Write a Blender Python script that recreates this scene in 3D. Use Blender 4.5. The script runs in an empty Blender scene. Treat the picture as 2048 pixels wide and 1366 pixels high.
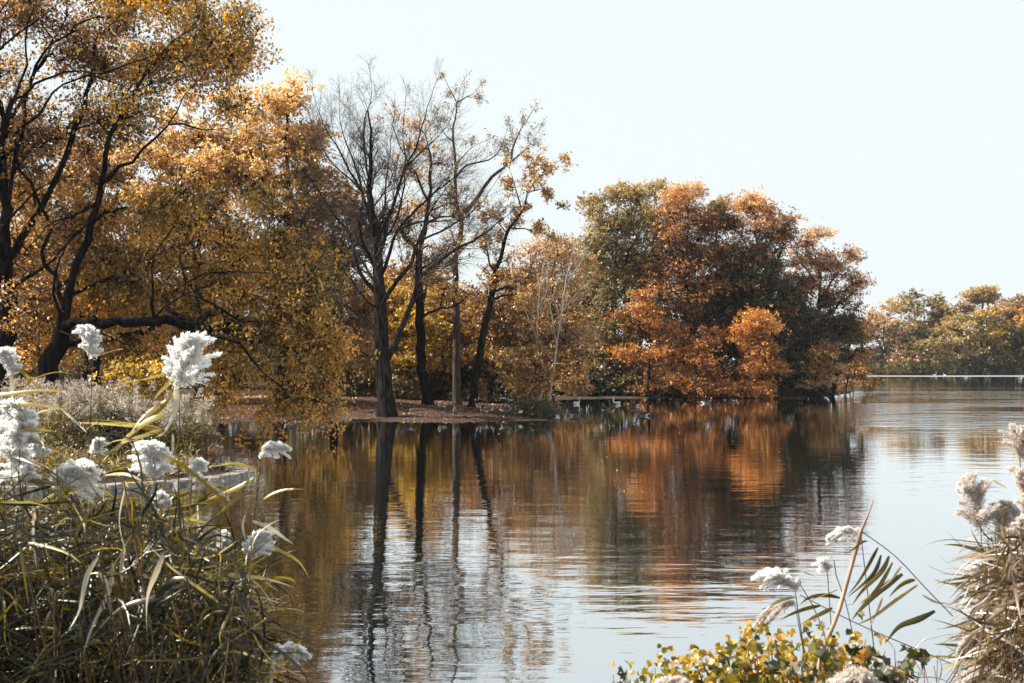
import bpy, math, random
import numpy as np
from mathutils import Vector, Matrix

# ------------------------------------------------------------------ camera, sky, sun, exposure
SC = bpy.context.scene
F, HZ, CX, H = 2300.0, 720.0, 1024.0, 4.0          # focal length in photo pixels, horizon row, centre column, eye height above the water
cam_d = bpy.data.cameras.new('camera'); cam = bpy.data.objects.new('camera', cam_d)
SC.collection.objects.link(cam); SC.camera = cam
cam.location = (0, 0, H); cam.rotation_euler = (math.radians(90), 0, 0)
cam_d.sensor_width = 36; cam_d.lens = F / 2048 * 36; cam_d.shift_y = 37 / 2048
cam_d.clip_end = 6000; cam_d.clip_start = 0.05
cam_d.dof.use_dof = True; cam_d.dof.focus_distance = 60; cam_d.dof.aperture_fstop = 9

SUN_AZ, SUN_EL = math.radians(-84), math.radians(40)   # azimuth measured from the view direction, negative = left
w = bpy.data.worlds.new('World'); SC.world = w; w.use_nodes = True
nt = w.node_tree; nt.nodes.clear()
sky = nt.nodes.new('ShaderNodeTexSky'); sky.sky_type = 'NISHITA'; sky.sun_disc = False
sky.sun_elevation = SUN_EL; sky.sun_rotation = SUN_AZ
sky.air_density = 1.0; sky.dust_density = 3.0; sky.ozone_density = 1.5
hs = nt.nodes.new('ShaderNodeHueSaturation'); hs.inputs['Saturation'].default_value = 0.4
mx = nt.nodes.new('ShaderNodeMix'); mx.data_type = 'RGBA'; mx.inputs[0].default_value = 0.86
mx.inputs[7].default_value = (7.6, 8.25, 8.35, 1)       # thin high overcast veil over the blue
bg = nt.nodes.new('ShaderNodeBackground'); bg.inputs['Strength'].default_value = 0.0502
wo = nt.nodes.new('ShaderNodeOutputWorld')
L = nt.links.new
L(sky.outputs[0], hs.inputs['Color']); L(hs.outputs[0], mx.inputs[6]); L(mx.outputs[2], bg.inputs[0]); L(bg.outputs[0], wo.inputs[0])
sd = bpy.data.lights.new('sun', 'SUN'); sd.energy = 5.0; sd.angle = math.radians(0.53); sd.color = (1.0, 0.92, 0.78)
so = bpy.data.objects.new('sun', sd); SC.collection.objects.link(so)
sdir = Vector((math.sin(SUN_AZ) * math.cos(SUN_EL), math.cos(SUN_AZ) * math.cos(SUN_EL), math.sin(SUN_EL)))
so.rotation_euler = sdir.to_track_quat('Z', 'Y').to_euler(); so.location = (-30, 20, 60)
SC.view_settings.view_transform = 'Standard'; SC.view_settings.look = 'None'
SC.view_settings.exposure = 1.35; SC.view_settings.gamma = 1.0
SC.cycles.max_bounces = 6; SC.cycles.diffuse_bounces = 1; SC.cycles.glossy_bounces = 2
SC.cycles.transmission_bounces = 3; SC.cycles.volume_bounces = 0; SC.cycles.transparent_max_bounces = 4
SC.cycles.use_denoising = True
SC.cycles.sample_clamp_indirect = 4.0

rng = np.random.default_rng(11)
random.seed(11)
COL = SC.collection

def P(px, py, d): return np.array(((px - CX) / F * d, d, H + (HZ - py) / F * d))
def G(px, py, z=0.0):
    d = (H - z) * F / (py - HZ); return np.array(((px - CX) / F * d, d, z))

# ------------------------------------------------------------------ mesh and object helpers
class Geo:
    """collects vertices and faces (quads or triangles) with a tint value and a material slot"""
    def __init__(s): s.v = []; s.q = []; s.t = []; s.tv = []; s.qm = []; s.tm = []; s.n = 0
    def add(s, v, q=None, t=None, tint=0.5, m=0):
        v = np.asarray(v, float).reshape(-1, 3); s.v.append(v)
        s.tv.append(np.broadcast_to(np.asarray(tint, float), (len(v),)).copy())
        if q is not None and len(q):
            q = np.asarray(q).reshape(-1, 4); s.q.append(q + s.n); s.qm.append(np.full(len(q), m) if np.isscalar(m) else np.asarray(m))
        if t is not None and len(t):
            t = np.asarray(t).reshape(-1, 3); s.t.append(t + s.n); s.tm.append(np.full(len(t), m) if np.isscalar(m) else np.asarray(m))
        s.n += len(v)
    def build(s, name, mats, parent=None, origin=(0, 0, 0), smooth=False):
        me = bpy.data.meshes.new(name)
        v = np.concatenate(s.v) - np.asarray(origin, float)
        q = np.concatenate(s.q) if s.q else np.zeros((0, 4), int)
        t = np.concatenate(s.t) if s.t else np.zeros((0, 3), int)
        me.vertices.add(len(v)); me.vertices.foreach_set('co', v.astype(np.float32).ravel())
        li = np.concatenate([q.ravel(), t.ravel()]).astype(np.int32)
        me.loops.add(len(li)); me.loops.foreach_set('vertex_index', li)
        ls = np.concatenate([np.arange(len(q)) * 4, len(q) * 4 + np.arange(len(t)) * 3]).astype(np.int32)
        me.polygons.add(len(ls)); me.polygons.foreach_set('loop_start', ls)
        mi = np.concatenate(s.qm + s.tm).astype(np.int32) if (s.qm or s.tm) else np.zeros(0, np.int32)
        me.polygons.foreach_set('material_index', mi)
        me.polygons.foreach_set('use_smooth', np.full(len(ls), smooth))
        me.update(calc_edges=True)
        a = me.attributes.new('tint', 'FLOAT', 'POINT'); a.data.foreach_set('value', np.concatenate(s.tv).astype(np.float32))
        for m in (mats if isinstance(mats, (list, tuple)) else [mats]): me.materials.append(m)
        o = bpy.data.objects.new(name, me); COL.objects.link(o)
        if parent is not None: o.parent = parent
        else: o.location = origin
        return o

def tag(o, label=None, cat=None, group=None, kind=None):
    if label: o['label'] = label
    if cat: o['category'] = cat
    if group: o['group'] = group
    if kind: o['kind'] = kind
    return o
def empty(name, loc, label, cat, group=None):
    o = bpy.data.objects.new(name, None); COL.objects.link(o); o.location = loc; o.empty_display_size = 0.3
    return tag(o, label, cat, group)

def nrm(a): return a / np.maximum(np.linalg.norm(a, axis=-1, keepdims=True), 1e-9)

def tubes(g, Pts, R, k=4, tint=0.5, m=0, lobes=None):
    """Pts (m,n,3), R (m,n): a batch of tapered tubes"""
    Pts = np.asarray(Pts, float)
    if Pts.ndim == 2: Pts = Pts[None]; R = np.asarray(R)[None]
    M, N = Pts.shape[:2]
    T = nrm(np.gradient(Pts, axis=1))
    mean = nrm(Pts[:, -1] - Pts[:, 0] + 1e-6)
    ref = np.where((np.abs(mean[:, 1:2]) < 0.75), np.array([[0, 1., 0]]), np.array([[1., 0, 0]]))[:, None, :]
    U = nrm(np.cross(T, ref)); V = np.cross(T, U)
    th = np.arange(k) / k * 2 * math.pi
    rr = np.asarray(R)[:, :, None] * np.ones(k)
    if lobes is not None: rr = rr * (1 + lobes[:, :, None] * (0.55 + 0.45 * np.cos(th * 3 + 1.0) + 0.3 * np.cos(th * 5)))
    ring = Pts[:, :, None, :] + rr[..., None] * (np.cos(th)[None, None, :, None] * U[:, :, None, :] + np.sin(th)[None, None, :, None] * V[:, :, None, :])
    idx = np.arange(M * N * k).reshape(M, N, k)
    a = idx[:, :-1, :]; b = np.roll(idx, -1, 2)[:, :-1, :]; c = np.roll(idx, -1, 2)[:, 1:, :]; d = idx[:, 1:, :]
    q = np.stack([a, b, c, d], -1).reshape(-1, 4)
    tt = np.broadcast_to(np.asarray(tint, float), (M,)) if np.ndim(tint) <= 1 else tint
    g.add(ring.reshape(-1, 3), q, tint=np.repeat(tt, N * k), m=m)

def leaves(g, C, size, tint, droop=0.0, flat=0.5, asp=0.55, m=0):
    """rhombic leaf faces; flat: bias of the normals to the vertical; droop: bias of the axis downwards"""
    n = len(C); size = np.broadcast_to(size, (n,)); tint = np.broadcast_to(tint, (n,))
    ax = rng.normal(size=(n, 3)); ax[:, 2] -= droop * 2; ax = nrm(ax)
    nn = rng.normal(size=(n, 3)); nn[:, 2] += flat * 2; nn = nrm(nn)
    b = nrm(np.cross(nn, ax))
    s = (size * rng.uniform(0.55, 1.5, n))[:, None]
    v = np.stack([C - ax * s * .5, C + b * s * asp * .5 + ax * s * .05, C + ax * s * .5, C - b * s * asp * .5 + ax * s * .05], 1)
    g.add(v.reshape(-1, 3), np.arange(n * 4).reshape(-1, 4), tint=np.repeat(tint, 4), m=m)

def spline(pts, step):
    """Catmull-Rom through pts, resampled about every step metres"""
    pts = np.asarray(pts, float)
    if len(pts) < 2: return pts
    p = np.vstack([2 * pts[0] - pts[1], pts, 2 * pts[-1] - pts[-2]])
    out = []
    for i in range(len(pts) - 1):
        a, b, c, d = p[i:i + 4]; n = max(1, int(round(np.linalg.norm(c - b) / step)))
        t = (np.arange(n) / n)[:, None]
        out.append(0.5 * ((2 * b) + (c - a) * t + (2 * a - 5 * b + 4 * c - d) * t**2 + (-a + 3 * b - 3 * c + d) * t**3))
    return np.vstack(out + [pts[-1:]])

# ------------------------------------------------------------------ materials
ALB = .78      # base colours are kept low, as the exposure is set for the shade
def mat(name):
    m = bpy.data.materials.new(name); m.use_nodes = True; n = m.node_tree; n.nodes.clear()
    return m, n, n.nodes.new, n.links.new
def ramp(n, stops):
    r = n.nodes.new('ShaderNodeValToRGB'); e = r.color_ramp.elements
    while len(e) < len(stops): e.new(0.5)
    for i, s in enumerate(stops):
        e[i].position = i / (len(stops) - 1); e[i].color = (*[c * ALB for c in s], 1)
    return r
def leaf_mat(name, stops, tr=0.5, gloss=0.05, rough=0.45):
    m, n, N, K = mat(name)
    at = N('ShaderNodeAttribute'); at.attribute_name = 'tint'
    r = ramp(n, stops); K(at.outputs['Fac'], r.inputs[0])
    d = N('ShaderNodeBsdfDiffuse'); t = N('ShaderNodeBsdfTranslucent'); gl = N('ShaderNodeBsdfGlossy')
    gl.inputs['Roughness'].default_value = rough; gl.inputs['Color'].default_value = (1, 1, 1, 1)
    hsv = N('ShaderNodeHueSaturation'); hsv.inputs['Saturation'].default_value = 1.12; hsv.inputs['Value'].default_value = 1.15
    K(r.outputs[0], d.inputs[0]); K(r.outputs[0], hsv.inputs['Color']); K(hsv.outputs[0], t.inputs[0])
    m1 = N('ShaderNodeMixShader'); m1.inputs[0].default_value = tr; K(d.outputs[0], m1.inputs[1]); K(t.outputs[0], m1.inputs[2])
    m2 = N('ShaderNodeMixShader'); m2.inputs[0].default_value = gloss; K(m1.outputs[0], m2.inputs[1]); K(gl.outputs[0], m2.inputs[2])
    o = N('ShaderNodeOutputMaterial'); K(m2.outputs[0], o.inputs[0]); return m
def noise_mat(name, c1, c2, scale=3.0, rough=0.9, stretch=(1, 1, 1), bump=0.0, detail=6, c3=None):
    m, n, N, K = mat(name)
    tc = N('ShaderNodeTexCoord'); mp = N('ShaderNodeMapping'); mp.inputs['Scale'].default_value = stretch
    K(tc.outputs['Object'], mp.inputs[0])
    no = N('ShaderNodeTexNoise'); no.inputs['Scale'].default_value = scale; no.inputs['Detail'].default_value = detail
    K(mp.outputs[0], no.inputs['Vector'])
    r = ramp(n, [c1, c1, c2, c3 or c2]); r.color_ramp.elements[1].position = 0.38; r.color_ramp.elements[2].position = 0.62
    K(no.outputs[0], r.inputs[0])
    b = N('ShaderNodeBsdfPrincipled'); b.inputs['Roughness'].default_value = rough; b.inputs['Specular IOR Level'].default_value = 0.0 if rough > .85 else 0.3
    K(r.outputs[0], b.inputs['Base Color'])
    if bump:
        bu = N('ShaderNodeBump'); bu.inputs['Distance'].default_value = bump; K(no.outputs[0], bu.inputs['Height']); K(bu.outputs[0], b.inputs['Normal'])
    o = N('ShaderNodeOutputMaterial'); K(b.outputs[0], o.inputs[0]); return m

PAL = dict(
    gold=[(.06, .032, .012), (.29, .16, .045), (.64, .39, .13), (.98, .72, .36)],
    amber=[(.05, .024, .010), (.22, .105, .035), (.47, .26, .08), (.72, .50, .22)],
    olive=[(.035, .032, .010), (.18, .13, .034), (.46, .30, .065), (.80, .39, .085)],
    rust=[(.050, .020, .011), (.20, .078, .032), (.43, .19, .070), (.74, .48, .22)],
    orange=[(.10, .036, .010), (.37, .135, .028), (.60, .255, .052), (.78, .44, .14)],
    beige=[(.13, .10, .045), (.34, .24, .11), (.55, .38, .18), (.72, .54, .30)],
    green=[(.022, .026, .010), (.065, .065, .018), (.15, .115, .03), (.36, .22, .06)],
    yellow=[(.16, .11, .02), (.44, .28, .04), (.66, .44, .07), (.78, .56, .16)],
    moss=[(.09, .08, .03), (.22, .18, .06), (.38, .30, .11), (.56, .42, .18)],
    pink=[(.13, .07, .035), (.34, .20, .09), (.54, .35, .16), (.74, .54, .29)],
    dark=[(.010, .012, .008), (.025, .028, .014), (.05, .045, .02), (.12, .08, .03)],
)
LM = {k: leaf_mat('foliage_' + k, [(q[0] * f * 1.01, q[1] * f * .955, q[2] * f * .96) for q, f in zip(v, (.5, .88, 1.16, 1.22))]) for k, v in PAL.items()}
BARK = dict(twig=noise_mat('twig_bark', (.045, .036, .034), (.11, .092, .088), 5),
    dark=noise_mat('bark_dark', (.006, .0055, .006), (.022, .019, .019), 5, stretch=(1, 1, .22), bump=.16),
    grey=noise_mat('bark_grey', (.004, .004, .0045), (.042, .038, .037), 9, stretch=(1, 1, .12), bump=.16),
    tan=noise_mat('bark_tan', (.035, .027, .023), (.10, .08, .07), 4, stretch=(1, 1, .3), bump=.03),
    pale=noise_mat('bark_pale', (.30, .26, .23), (.50, .45, .40), 4, stretch=(1, 1, .4)),
)

# ------------------------------------------------------------------ land and water
def sdist(X, Y, poly):
    """signed distance to a closed polygon, positive inside"""
    p = np.asarray(poly, float); d = np.full(X.shape, 1e12); ins = np.zeros(X.shape, bool)
    for i in range(len(p)):
        a, b = p[i], p[(i + 1) % len(p)]; e = b - a
        t = np.clip(((X - a[0]) * e[0] + (Y - a[1]) * e[1]) / (e @ e), 0, 1)
        d = np.minimum(d, (X - a[0] - t * e[0])**2 + (Y - a[1] - t * e[1])**2)
        c = (a[1] > Y) != (b[1] > Y)
        with np.errstate(divide='ignore', invalid='ignore'):
            xi = a[0] + (Y - a[1]) / (b[1] - a[1]) * e[0] if b[1] != a[1] else np.full(Y.shape, 1e12)
        ins ^= c & (X < xi)
    return np.where(ins, 1, -1) * np.sqrt(d)
FARLAND = [(-3000, 30), (-60, 32), (-30, 33), (-15.4, 34.7), (-12.8, 35.4), (-11.1, 36.6), (-10.2, 37.4), (-9.5, 39), (-9.7, 41), (-10.9, 43), (-11.8, 46),
    (-12.7, 51), (-15.3, 61), (-18.5, 71), (-19.4, 74.5), (-17.5, 76.7), (-12.6, 77.2), (-8.7, 76), (-4, 75), (-.8, 76.6), (1.2, 78), (3.1, 80.7), (3.6, 87), (2.8, 96),
    (2.7, 108), (5.5, 118.5), (9.3, 121), (19.8, 121.3), (29.9, 120), (35.3, 127), (41.6, 141), (56, 178), (64, 215), (72, 255), (80, 287), (92, 297), (105, 295),
    (137, 305), (225, 326), (3000, 500), (3000, 4000), (-3000, 4000)]
NEARLAND = [(-3000, 26), (-60, 24), (-24, 15), (-12, 10.5), (-5, 9), (0, 8.6), (4, 8.2), (8, 9), (14, 12), (30, 16), (200, 22), (3000, 22), (3000, -3000), (-3000, -3000)]
def hgt(X, Y):
    X = np.asarray(X, float); Y = np.asarray(Y, float)
    a = sdist(X, Y, FARLAND); b = sdist(X, Y, NEARLAND)
    wob = 0.06 * np.sin(X * .9 + 1.3 * np.sin(Y * .31)) * np.sin(Y * .7) + 0.04 * np.sin(X * 2.3 + Y * 1.1)
    s = np.clip(a / 20, 0, 1); za = np.clip(a * .35, 0, .13) + .55 * s * s * (3 - 2 * s) + wob * np.clip(a / 3, 0, 1) + np.clip((a - 60) / 300, 0, 1) * 3
    zb = np.clip(.05 + b * .36, 0, 2.4) + wob * np.clip(b / 3, 0, 1)
    dn = -np.clip(np.minimum(-a, -b) * .25, 0, 1.5) - .04
    za = za - .07 * np.abs(np.sin(X * 1.9 + 2 * np.sin(Y * .6)) * np.sin(Y * 1.3 + X * .4)) * np.clip(1.6 - a * .8, 0, 1)
    return np.where(a > 0, za, np.where(b > 0, zb, dn))
def gz(x, y): return float(hgt(np.array([x]), np.array([y]))[0])

def axis(lo, hi, fine_lo, fine_hi, step, mid):
    a = [fine_lo]; s = step
    while a[0] > lo: s *= 1.18; a.insert(0, a[0] - s)
    a += list(np.arange(fine_lo + step, fine_hi, step)); s = step
    while a[-1] < mid: s = min(s * 1.12, 2.6); a.append(a[-1] + s)
    while a[-1] < hi: s *= 1.18; a.append(a[-1] + s)
    return np.array(a)
xs = axis(-4000, 4000, -34, 48, .45, 260); ys = axis(-3000, 5000, -2, 132, .45, 350)
XX, YY = np.meshgrid(xs, ys); ZZ = hgt(XX, YY)
g = Geo(); I = np.arange(XX.size).reshape(XX.shape)
g.add(np.stack([XX, YY, ZZ], -1), np.stack([I[:-1, :-1], I[:-1, 1:], I[1:, 1:], I[1:, :-1]], -1))
m, n, N, K = mat('leaf_strewn_earth')
tc = N('ShaderNodeTexCoord')
n1 = N('ShaderNodeTexNoise'); n1.inputs['Scale'].default_value = 9; n1.inputs['Detail'].default_value = 4
n2 = N('ShaderNodeTexNoise'); n2.inputs['Scale'].default_value = .35; n2.inputs['Detail'].default_value = 4
K(tc.outputs['Object'], n1.inputs['Vector']); K(tc.outputs['Object'], n2.inputs['Vector'])
r1 = ramp(n, [(.022, .013, .011), (.050, .027, .022), (.10, .055, .042), (.24, .15, .10)]); K(n1.outputs[0], r1.inputs[0])
r1.color_ramp.elements[0].position = .3; r1.color_ramp.elements[1].position = .45; r1.color_ramp.elements[2].position = .58; r1.color_ramp.elements[3].position = .72
r2 = ramp(n, [(.6, .6, .62), (1.25, 1.25, 1.25)]); r2.color_ramp.elements[0].position = .35; r2.color_ramp.elements[1].position = .65; K(n2.outputs[0], r2.inputs[0])
mm = N('ShaderNodeMix'); mm.data_type = 'RGBA'; mm.blend_type = 'MULTIPLY'; mm.inputs[0].default_value = 1
K(r1.outputs[0], mm.inputs[6]); K(r2.outputs[0], mm.inputs[7])
# wet dark mud close to the waterline
sx = N('ShaderNodeSeparateXYZ'); K(tc.outputs['Object'], sx.inputs[0])
mr = N('ShaderNodeMapRange'); mr.inputs[1].default_value = 0.0; mr.inputs[2].default_value = .24; K(sx.outputs['Z'], mr.inputs[0])
m3 = N('ShaderNodeMix'); m3.data_type = 'RGBA'; m3.inputs[6].default_value = (.045, .033, .03, 1); K(mr.outputs[0], m3.inputs[0]); K(mm.outputs[2], m3.inputs[7])
b = N('ShaderNodeBsdfPrincipled'); b.inputs['Roughness'].default_value = .95; b.inputs['Specular IOR Level'].default_value = .15; K(m3.outputs[2], b.inputs['Base Color'])
bu = N('ShaderNodeBump'); bu.inputs['Distance'].default_value = .05; K(n1.outputs[0], bu.inputs['Height']); K(bu.outputs[0], b.inputs['Normal'])
o_ = N('ShaderNodeOutputMaterial'); K(b.outputs[0], o_.inputs[0])
tag(g.build('ground', m, smooth=True), kind='structure')

# park path, a strip laid on the ground
def strip(name, pts, wid, mt, lift=.03):
    c = spline(pts, 1.0); c = np.asarray(c); t = nrm(np.gradient(c, axis=0)); nn_ = np.stack([-t[:, 1], t[:, 0]], -1)
    g = Geo(); v = []
    for k in (-1, -.33, .33, 1):
        e = c + nn_ * wid * .5 * k; v.append(np.stack([e[:, 0], e[:, 1], hgt(e[:, 0], e[:, 1]) + lift], -1))
    v = np.stack(v, 1); I = np.arange(len(c) * 4).reshape(-1, 4)
    q = np.concatenate([np.stack([I[:-1, j], I[1:, j], I[1:, j + 1], I[:-1, j + 1]], -1) for j in range(3)])
    g.add(v, q); return g.build(name, mt, smooth=True)
tag(strip('path', [(-90, 92), (-60, 93), (-40, 95), (-28, 99), (-16, 112), (-8, 128), (4, 150)], 2.2, noise_mat('path_gravel', (.26, .23, .21), (.38, .34, .31), 5)), kind='structure')

# water: a dark mirror with wind ripples, rougher patches further out
m, n, N, K = mat('lake_water')
tc = N('ShaderNodeTexCoord')
def noise_at(scale_vec, detail, rough=.5, sc=1.0, rot=0.0):
    mp = N('ShaderNodeMapping'); mp.inputs['Scale'].default_value = scale_vec; mp.inputs['Rotation'].default_value = (0, 0, rot); K(tc.outputs['Object'], mp.inputs[0])
    no = N('ShaderNodeTexNoise'); no.inputs['Scale'].default_value = sc; no.inputs['Detail'].default_value = detail; no.inputs['Roughness'].default_value = rough
    K(mp.outputs[0], no.inputs['Vector']); return no.outputs[0]
def mth(op, a, b=None):
    x = N('ShaderNodeMath'); x.operation = op
    for i, s in enumerate((a, b)):
        if s is None: continue
        if isinstance(s, (int, float)): x.inputs[i].default_value = s
        else: K(s, x.inputs[i])
    return x.outputs[0]
rip = noise_at((.8, 3.6, 1), 2.0, .45, 1.0, .05)
rip2 = noise_at((2.2, 9.0, 1), 1.5, .5, 1.0, -.08)
swell = noise_at((.45, .9, 1), 1.0, .5, 1.0, .1)
patch = noise_at((.03, .08, 1), 2.0, .5, 1.0, .05)
sx = N('ShaderNodeSeparateXYZ'); K(tc.outputs['Object'], sx.inputs[0])
def mrange(v, a, b, c=0.0, d=1.0):
    x = N('ShaderNodeMapRange'); x.interpolation_type = 'SMOOTHSTEP'
    for i, s in enumerate((a, b, c, d)): x.inputs[i + 1].default_value = s
    K(v, x.inputs[0]); return x.outputs[0]
# ruffled water towards the open lake on the right
open_x = mrange(mth('SUBTRACT', sx.outputs['X'], mth('MULTIPLY', sx.outputs['Y'], .285)), -2, 4)
open_y = mth('MULTIPLY', mrange(sx.outputs['Y'], 48, 85), mrange(sx.outputs['Y'], 230, 150))
ruff = mth('MULTIPLY', mth('MULTIPLY', open_x, open_y), mrange(patch, .38, .55))
line = mth('MULTIPLY', mrange(sx.outputs['Y'], 274, 279), mrange(sx.outputs['X'], 78, 84))
line = mth('MULTIPLY', line, mrange(noise_at((.06, .5, 1), 3, .6), .25, .6, .35, 1.0))
amp = mth('ADD', mth('MULTIPLY', mrange(patch, .3, .7, .7, 1.25), mrange(sx.outputs['Y'], 70, 14, .30, 1.0)), mth('MULTIPLY', ruff, 4.0))
hsum = mth('ADD', mth('MULTIPLY', rip, .0050), mth('ADD', mth('MULTIPLY', rip2, .0010), mth('MULTIPLY', swell, .014)))
bu = N('ShaderNodeBump'); bu.inputs['Strength'].default_value = 1; bu.inputs['Distance'].default_value = 1.0
K(mth('MULTIPLY', hsum, amp), bu.inputs['Height'])
gl = N('ShaderNodeBsdfGlossy'); gl.inputs['Color'].default_value = (.97, .98, 1, 1)
K(mth('ADD', mth('ADD', .012, mth('MULTIPLY', ruff, .03)), mth('MULTIPLY', line, .45)), gl.inputs['Roughness']); K(bu.outputs[0], gl.inputs['Normal'])
df = N('ShaderNodeBsdfDiffuse'); df.inputs['Color'].default_value = (.012, .016, .013, 1)
lw = N('ShaderNodeFresnel'); lw.inputs['IOR'].default_value = 2.6
ms = N('ShaderNodeMixShader'); K(mrange(lw.outputs[0], .1, .75, .68, 1.0), ms.inputs[0]); K(df.outputs[0], ms.inputs[1]); K(gl.outputs[0], ms.inputs[2])
o_ = N('ShaderNodeOutputMaterial'); K(ms.outputs[0], o_.inputs[0])
g = Geo(); g.add([(-3500, 2, 0), (3500, 2, 0), (3500, 900, 0), (-3500, 900, 0)], [(0, 1, 2, 3)])
tag(g.build('lake_water', m), kind='structure')

# ------------------------------------------------------------------ trees
def sample_blobs(blobs, n, d, zmin=.5, hollow=.25):
    vol = np.array([b[2] * b[3] for b in blobs], float)**.9; cnt = np.maximum(3, (vol / vol.sum() * n).astype(int))
    pts, tin = [], []
    for b, c in zip(blobs, cnt):
        cx, cy, rx, ry, dd = b[:5]; tb = b[5] if len(b) > 5 else .5
        s = d / F; ctr = P(cx, cy, d + dd); ctr[0] = (cx - CX) / F * d; ctr[2] = H + (HZ - cy) / F * d
        rad = np.array([rx * s, b[6] if len(b) > 6 else (rx * .5 + ry * .5) * s * .85, ry * s])
        k = max(2, c // 9)
        dirs = nrm(rng.normal(size=(k, 3))); cl = dirs * (rng.uniform(size=(k, 1))**hollow) * rad * rng.uniform(.55, 1.3, (k, 1))
        which = rng.integers(0, k, c)
        p = cl[which] + rng.normal(size=(c, 3)) * rad * np.array([.15, .15, .10])
        pts.append(ctr + p); tin.append(tb + .13 * rng.normal(size=k)[which] + .05 * rng.normal(size=c))
    p = np.vstack(pts); t = np.concatenate(tin); p[:, 2] = np.maximum(p[:, 2], zmin + rng.uniform(0, .5, len(p))); return p, t

def tree(label, d, limbs, blobs, ntips, lpt, ls, rt, pal, bark='dark', group=None, cat='tree', name='tree', droop=.1, spread=.5, bf=.35,
         twigs=4, twlen=.8, rmin=.008, flat=.5, squash=.6, hollow=.25, gap=1.0, expo=.5, upward=.25, lean=None, zoff=-.12, twr=.006, limbr=0.0):
    base = P(limbs[0][0][0], limbs[0][0][1], d); base[2] = gz(base[0], base[1]) + zoff
    nodes, par, plen = [base], [-1], [0.0]; lr_ = [0.0]
    def pt(q): return P(q[0], q[1], d) + np.array([0, q[2] if len(q) > 2 else 0, 0])
    for li, lb in enumerate(limbs):
        pts = np.array([pt(q) for q in lb]); 
        if li == 0: pts[0] = base; prev = 0
        else:
            prev = int(np.argmin(np.linalg.norm(np.array(nodes) - pts[0], axis=1))); pts[0] = nodes[prev]
        sp = spline(pts, .9)[1:]
        for iq, q in enumerate(sp):
            q = q + rng.normal(size=3) * (.05 if not limbr else .08); lr_.append(0 if li == 0 else limbr * (1 - .85 * iq / max(1, len(sp) - 1)) * min(1, len(sp) / 9))
            nodes.append(q); par.append(prev); plen.append(plen[prev] + np.linalg.norm(q - nodes[prev])); prev = len(nodes) - 1
    n0 = len(nodes)
    tips, tt = sample_blobs(blobs, ntips, d, hollow=hollow); n = len(tips)
    Nd = np.array(nodes); Pl = np.array(plen)
    hmin = base[2] + .12 * (Nd[:, 2].max() - base[2])
    D = np.linalg.norm(tips[:, None] - Nd[None], axis=2) + bf * Pl[None] + np.where(Nd[None, :, 2] < hmin, 30, 0)
    # branches should rise: penalise descending links
    D += .5 * np.maximum(0, Nd[None, :, 2] - tips[:, None, 2])
    best = D.min(1); bp = D.argmin(1); done = np.zeros(n, bool)
    pos = list(nodes); tip_node = np.zeros(n, int); order = []
    PP = np.zeros((n0 + n, 3)); PP[:n0] = Nd; PL = np.zeros(n0 + n); PL[:n0] = Pl; PR = np.zeros(n0 + n, int); PR[:n0] = par; cnt = n0
    for _ in range(n):
        i = int(np.argmin(np.where(done, 1e9, best))); done[i] = True
        PP[cnt] = tips[i]; PR[cnt] = bp[i]; PL[cnt] = PL[bp[i]] + np.linalg.norm(tips[i] - PP[bp[i]]); tip_node[i] = cnt
        dd = np.linalg.norm(tips - tips[i], axis=1) + bf * PL[cnt] + .5 * np.maximum(0, tips[i, 2] - tips[:, 2])
        u = dd < best; best[u] = dd[u]; bp[u] = cnt; cnt += 1
    w_ = np.zeros(cnt); w_[n0:] = 1.0
    w_[:n0] = .3
    for i in range(cnt - 1, 0, -1): w_[PR[i]] += w_[i]
    R = np.maximum(rmin, rt * (w_ / w_[0])**expo)
    R[:n0] = np.maximum(R[:n0], np.array(lr_))
    kids = [[] for _ in range(cnt)]
    for i in range(1, cnt): kids[PR[i]].append(i)
    gt, gb = Geo(), Geo()
    stack = [(0, [0])]
    first = True; chains = []
    while stack:
        i, ch = stack.pop()
        while kids[i]:
            ks = sorted(kids[i], key=lambda k: -w_[k])
            for k in ks[1:]: stack.append((k, [i, k]))
            i = ks[0]; ch.append(i)
        chains.append(ch)
    for ci, ch in enumerate(chains):
        pts = PP[ch]; rad = R[ch].copy()
        if ci > 0: rad[0] = min(rad[0], rad[1] * 1.25)
        big = rad.max() > .09
        sp = spline(pts, .7 if big else 1.1); 
        cu = np.concatenate([[0], np.cumsum(np.linalg.norm(np.diff(pts, axis=0), axis=1))]); cs = np.concatenate([[0], np.cumsum(np.linalg.norm(np.diff(sp, axis=0), axis=1))])
        rr = np.interp(cs / max(cs[-1], 1e-6) * cu[-1], cu, rad)
        if len(sp) > 3: sp[1:-1] += rng.normal(size=(len(sp) - 2, 3)) * np.minimum(.08, .02 + rr[1:-1, None] * .25)
        lob = None
        if ci == 0:
            hh = sp[:, 2] - base[2]; rr = rr * (1 - .35 * np.clip(hh / max(hh.max(), 1), 0, 1)); lob = (.55 * np.exp(-np.maximum(hh, 0) / (rt * 1.6)))[None]
            rr[-3:] = np.minimum(rr[-3:], [.05, .03, .01])
            ins = np.array([base + (sp[1] - base) * f for f in (.12, .3, .6)]); rr = np.concatenate([rr[:1], np.full(3, rr[0]), rr[1:]]); sp = np.vstack([sp[:1], ins, sp[1:]])
            hh = sp[:, 2] - base[2]; lob = (.6 * np.exp(-np.maximum(hh, 0) / (rt * 1.6)))[None]
        rr[-1] = min(rr[-1], rmin)
        tubes(gt if ci == 0 else gb, sp[None], rr[None], 12 if ci == 0 else (6 if big else 3), lobes=lob)
    # twigs and leaves
    tp = PP[tip_node]; od = nrm(tp - PP[PR[tip_node]]); ctr = tips.mean(0)
    od = nrm(od + .5 * nrm(tp - ctr))
    gc = Geo()
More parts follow.
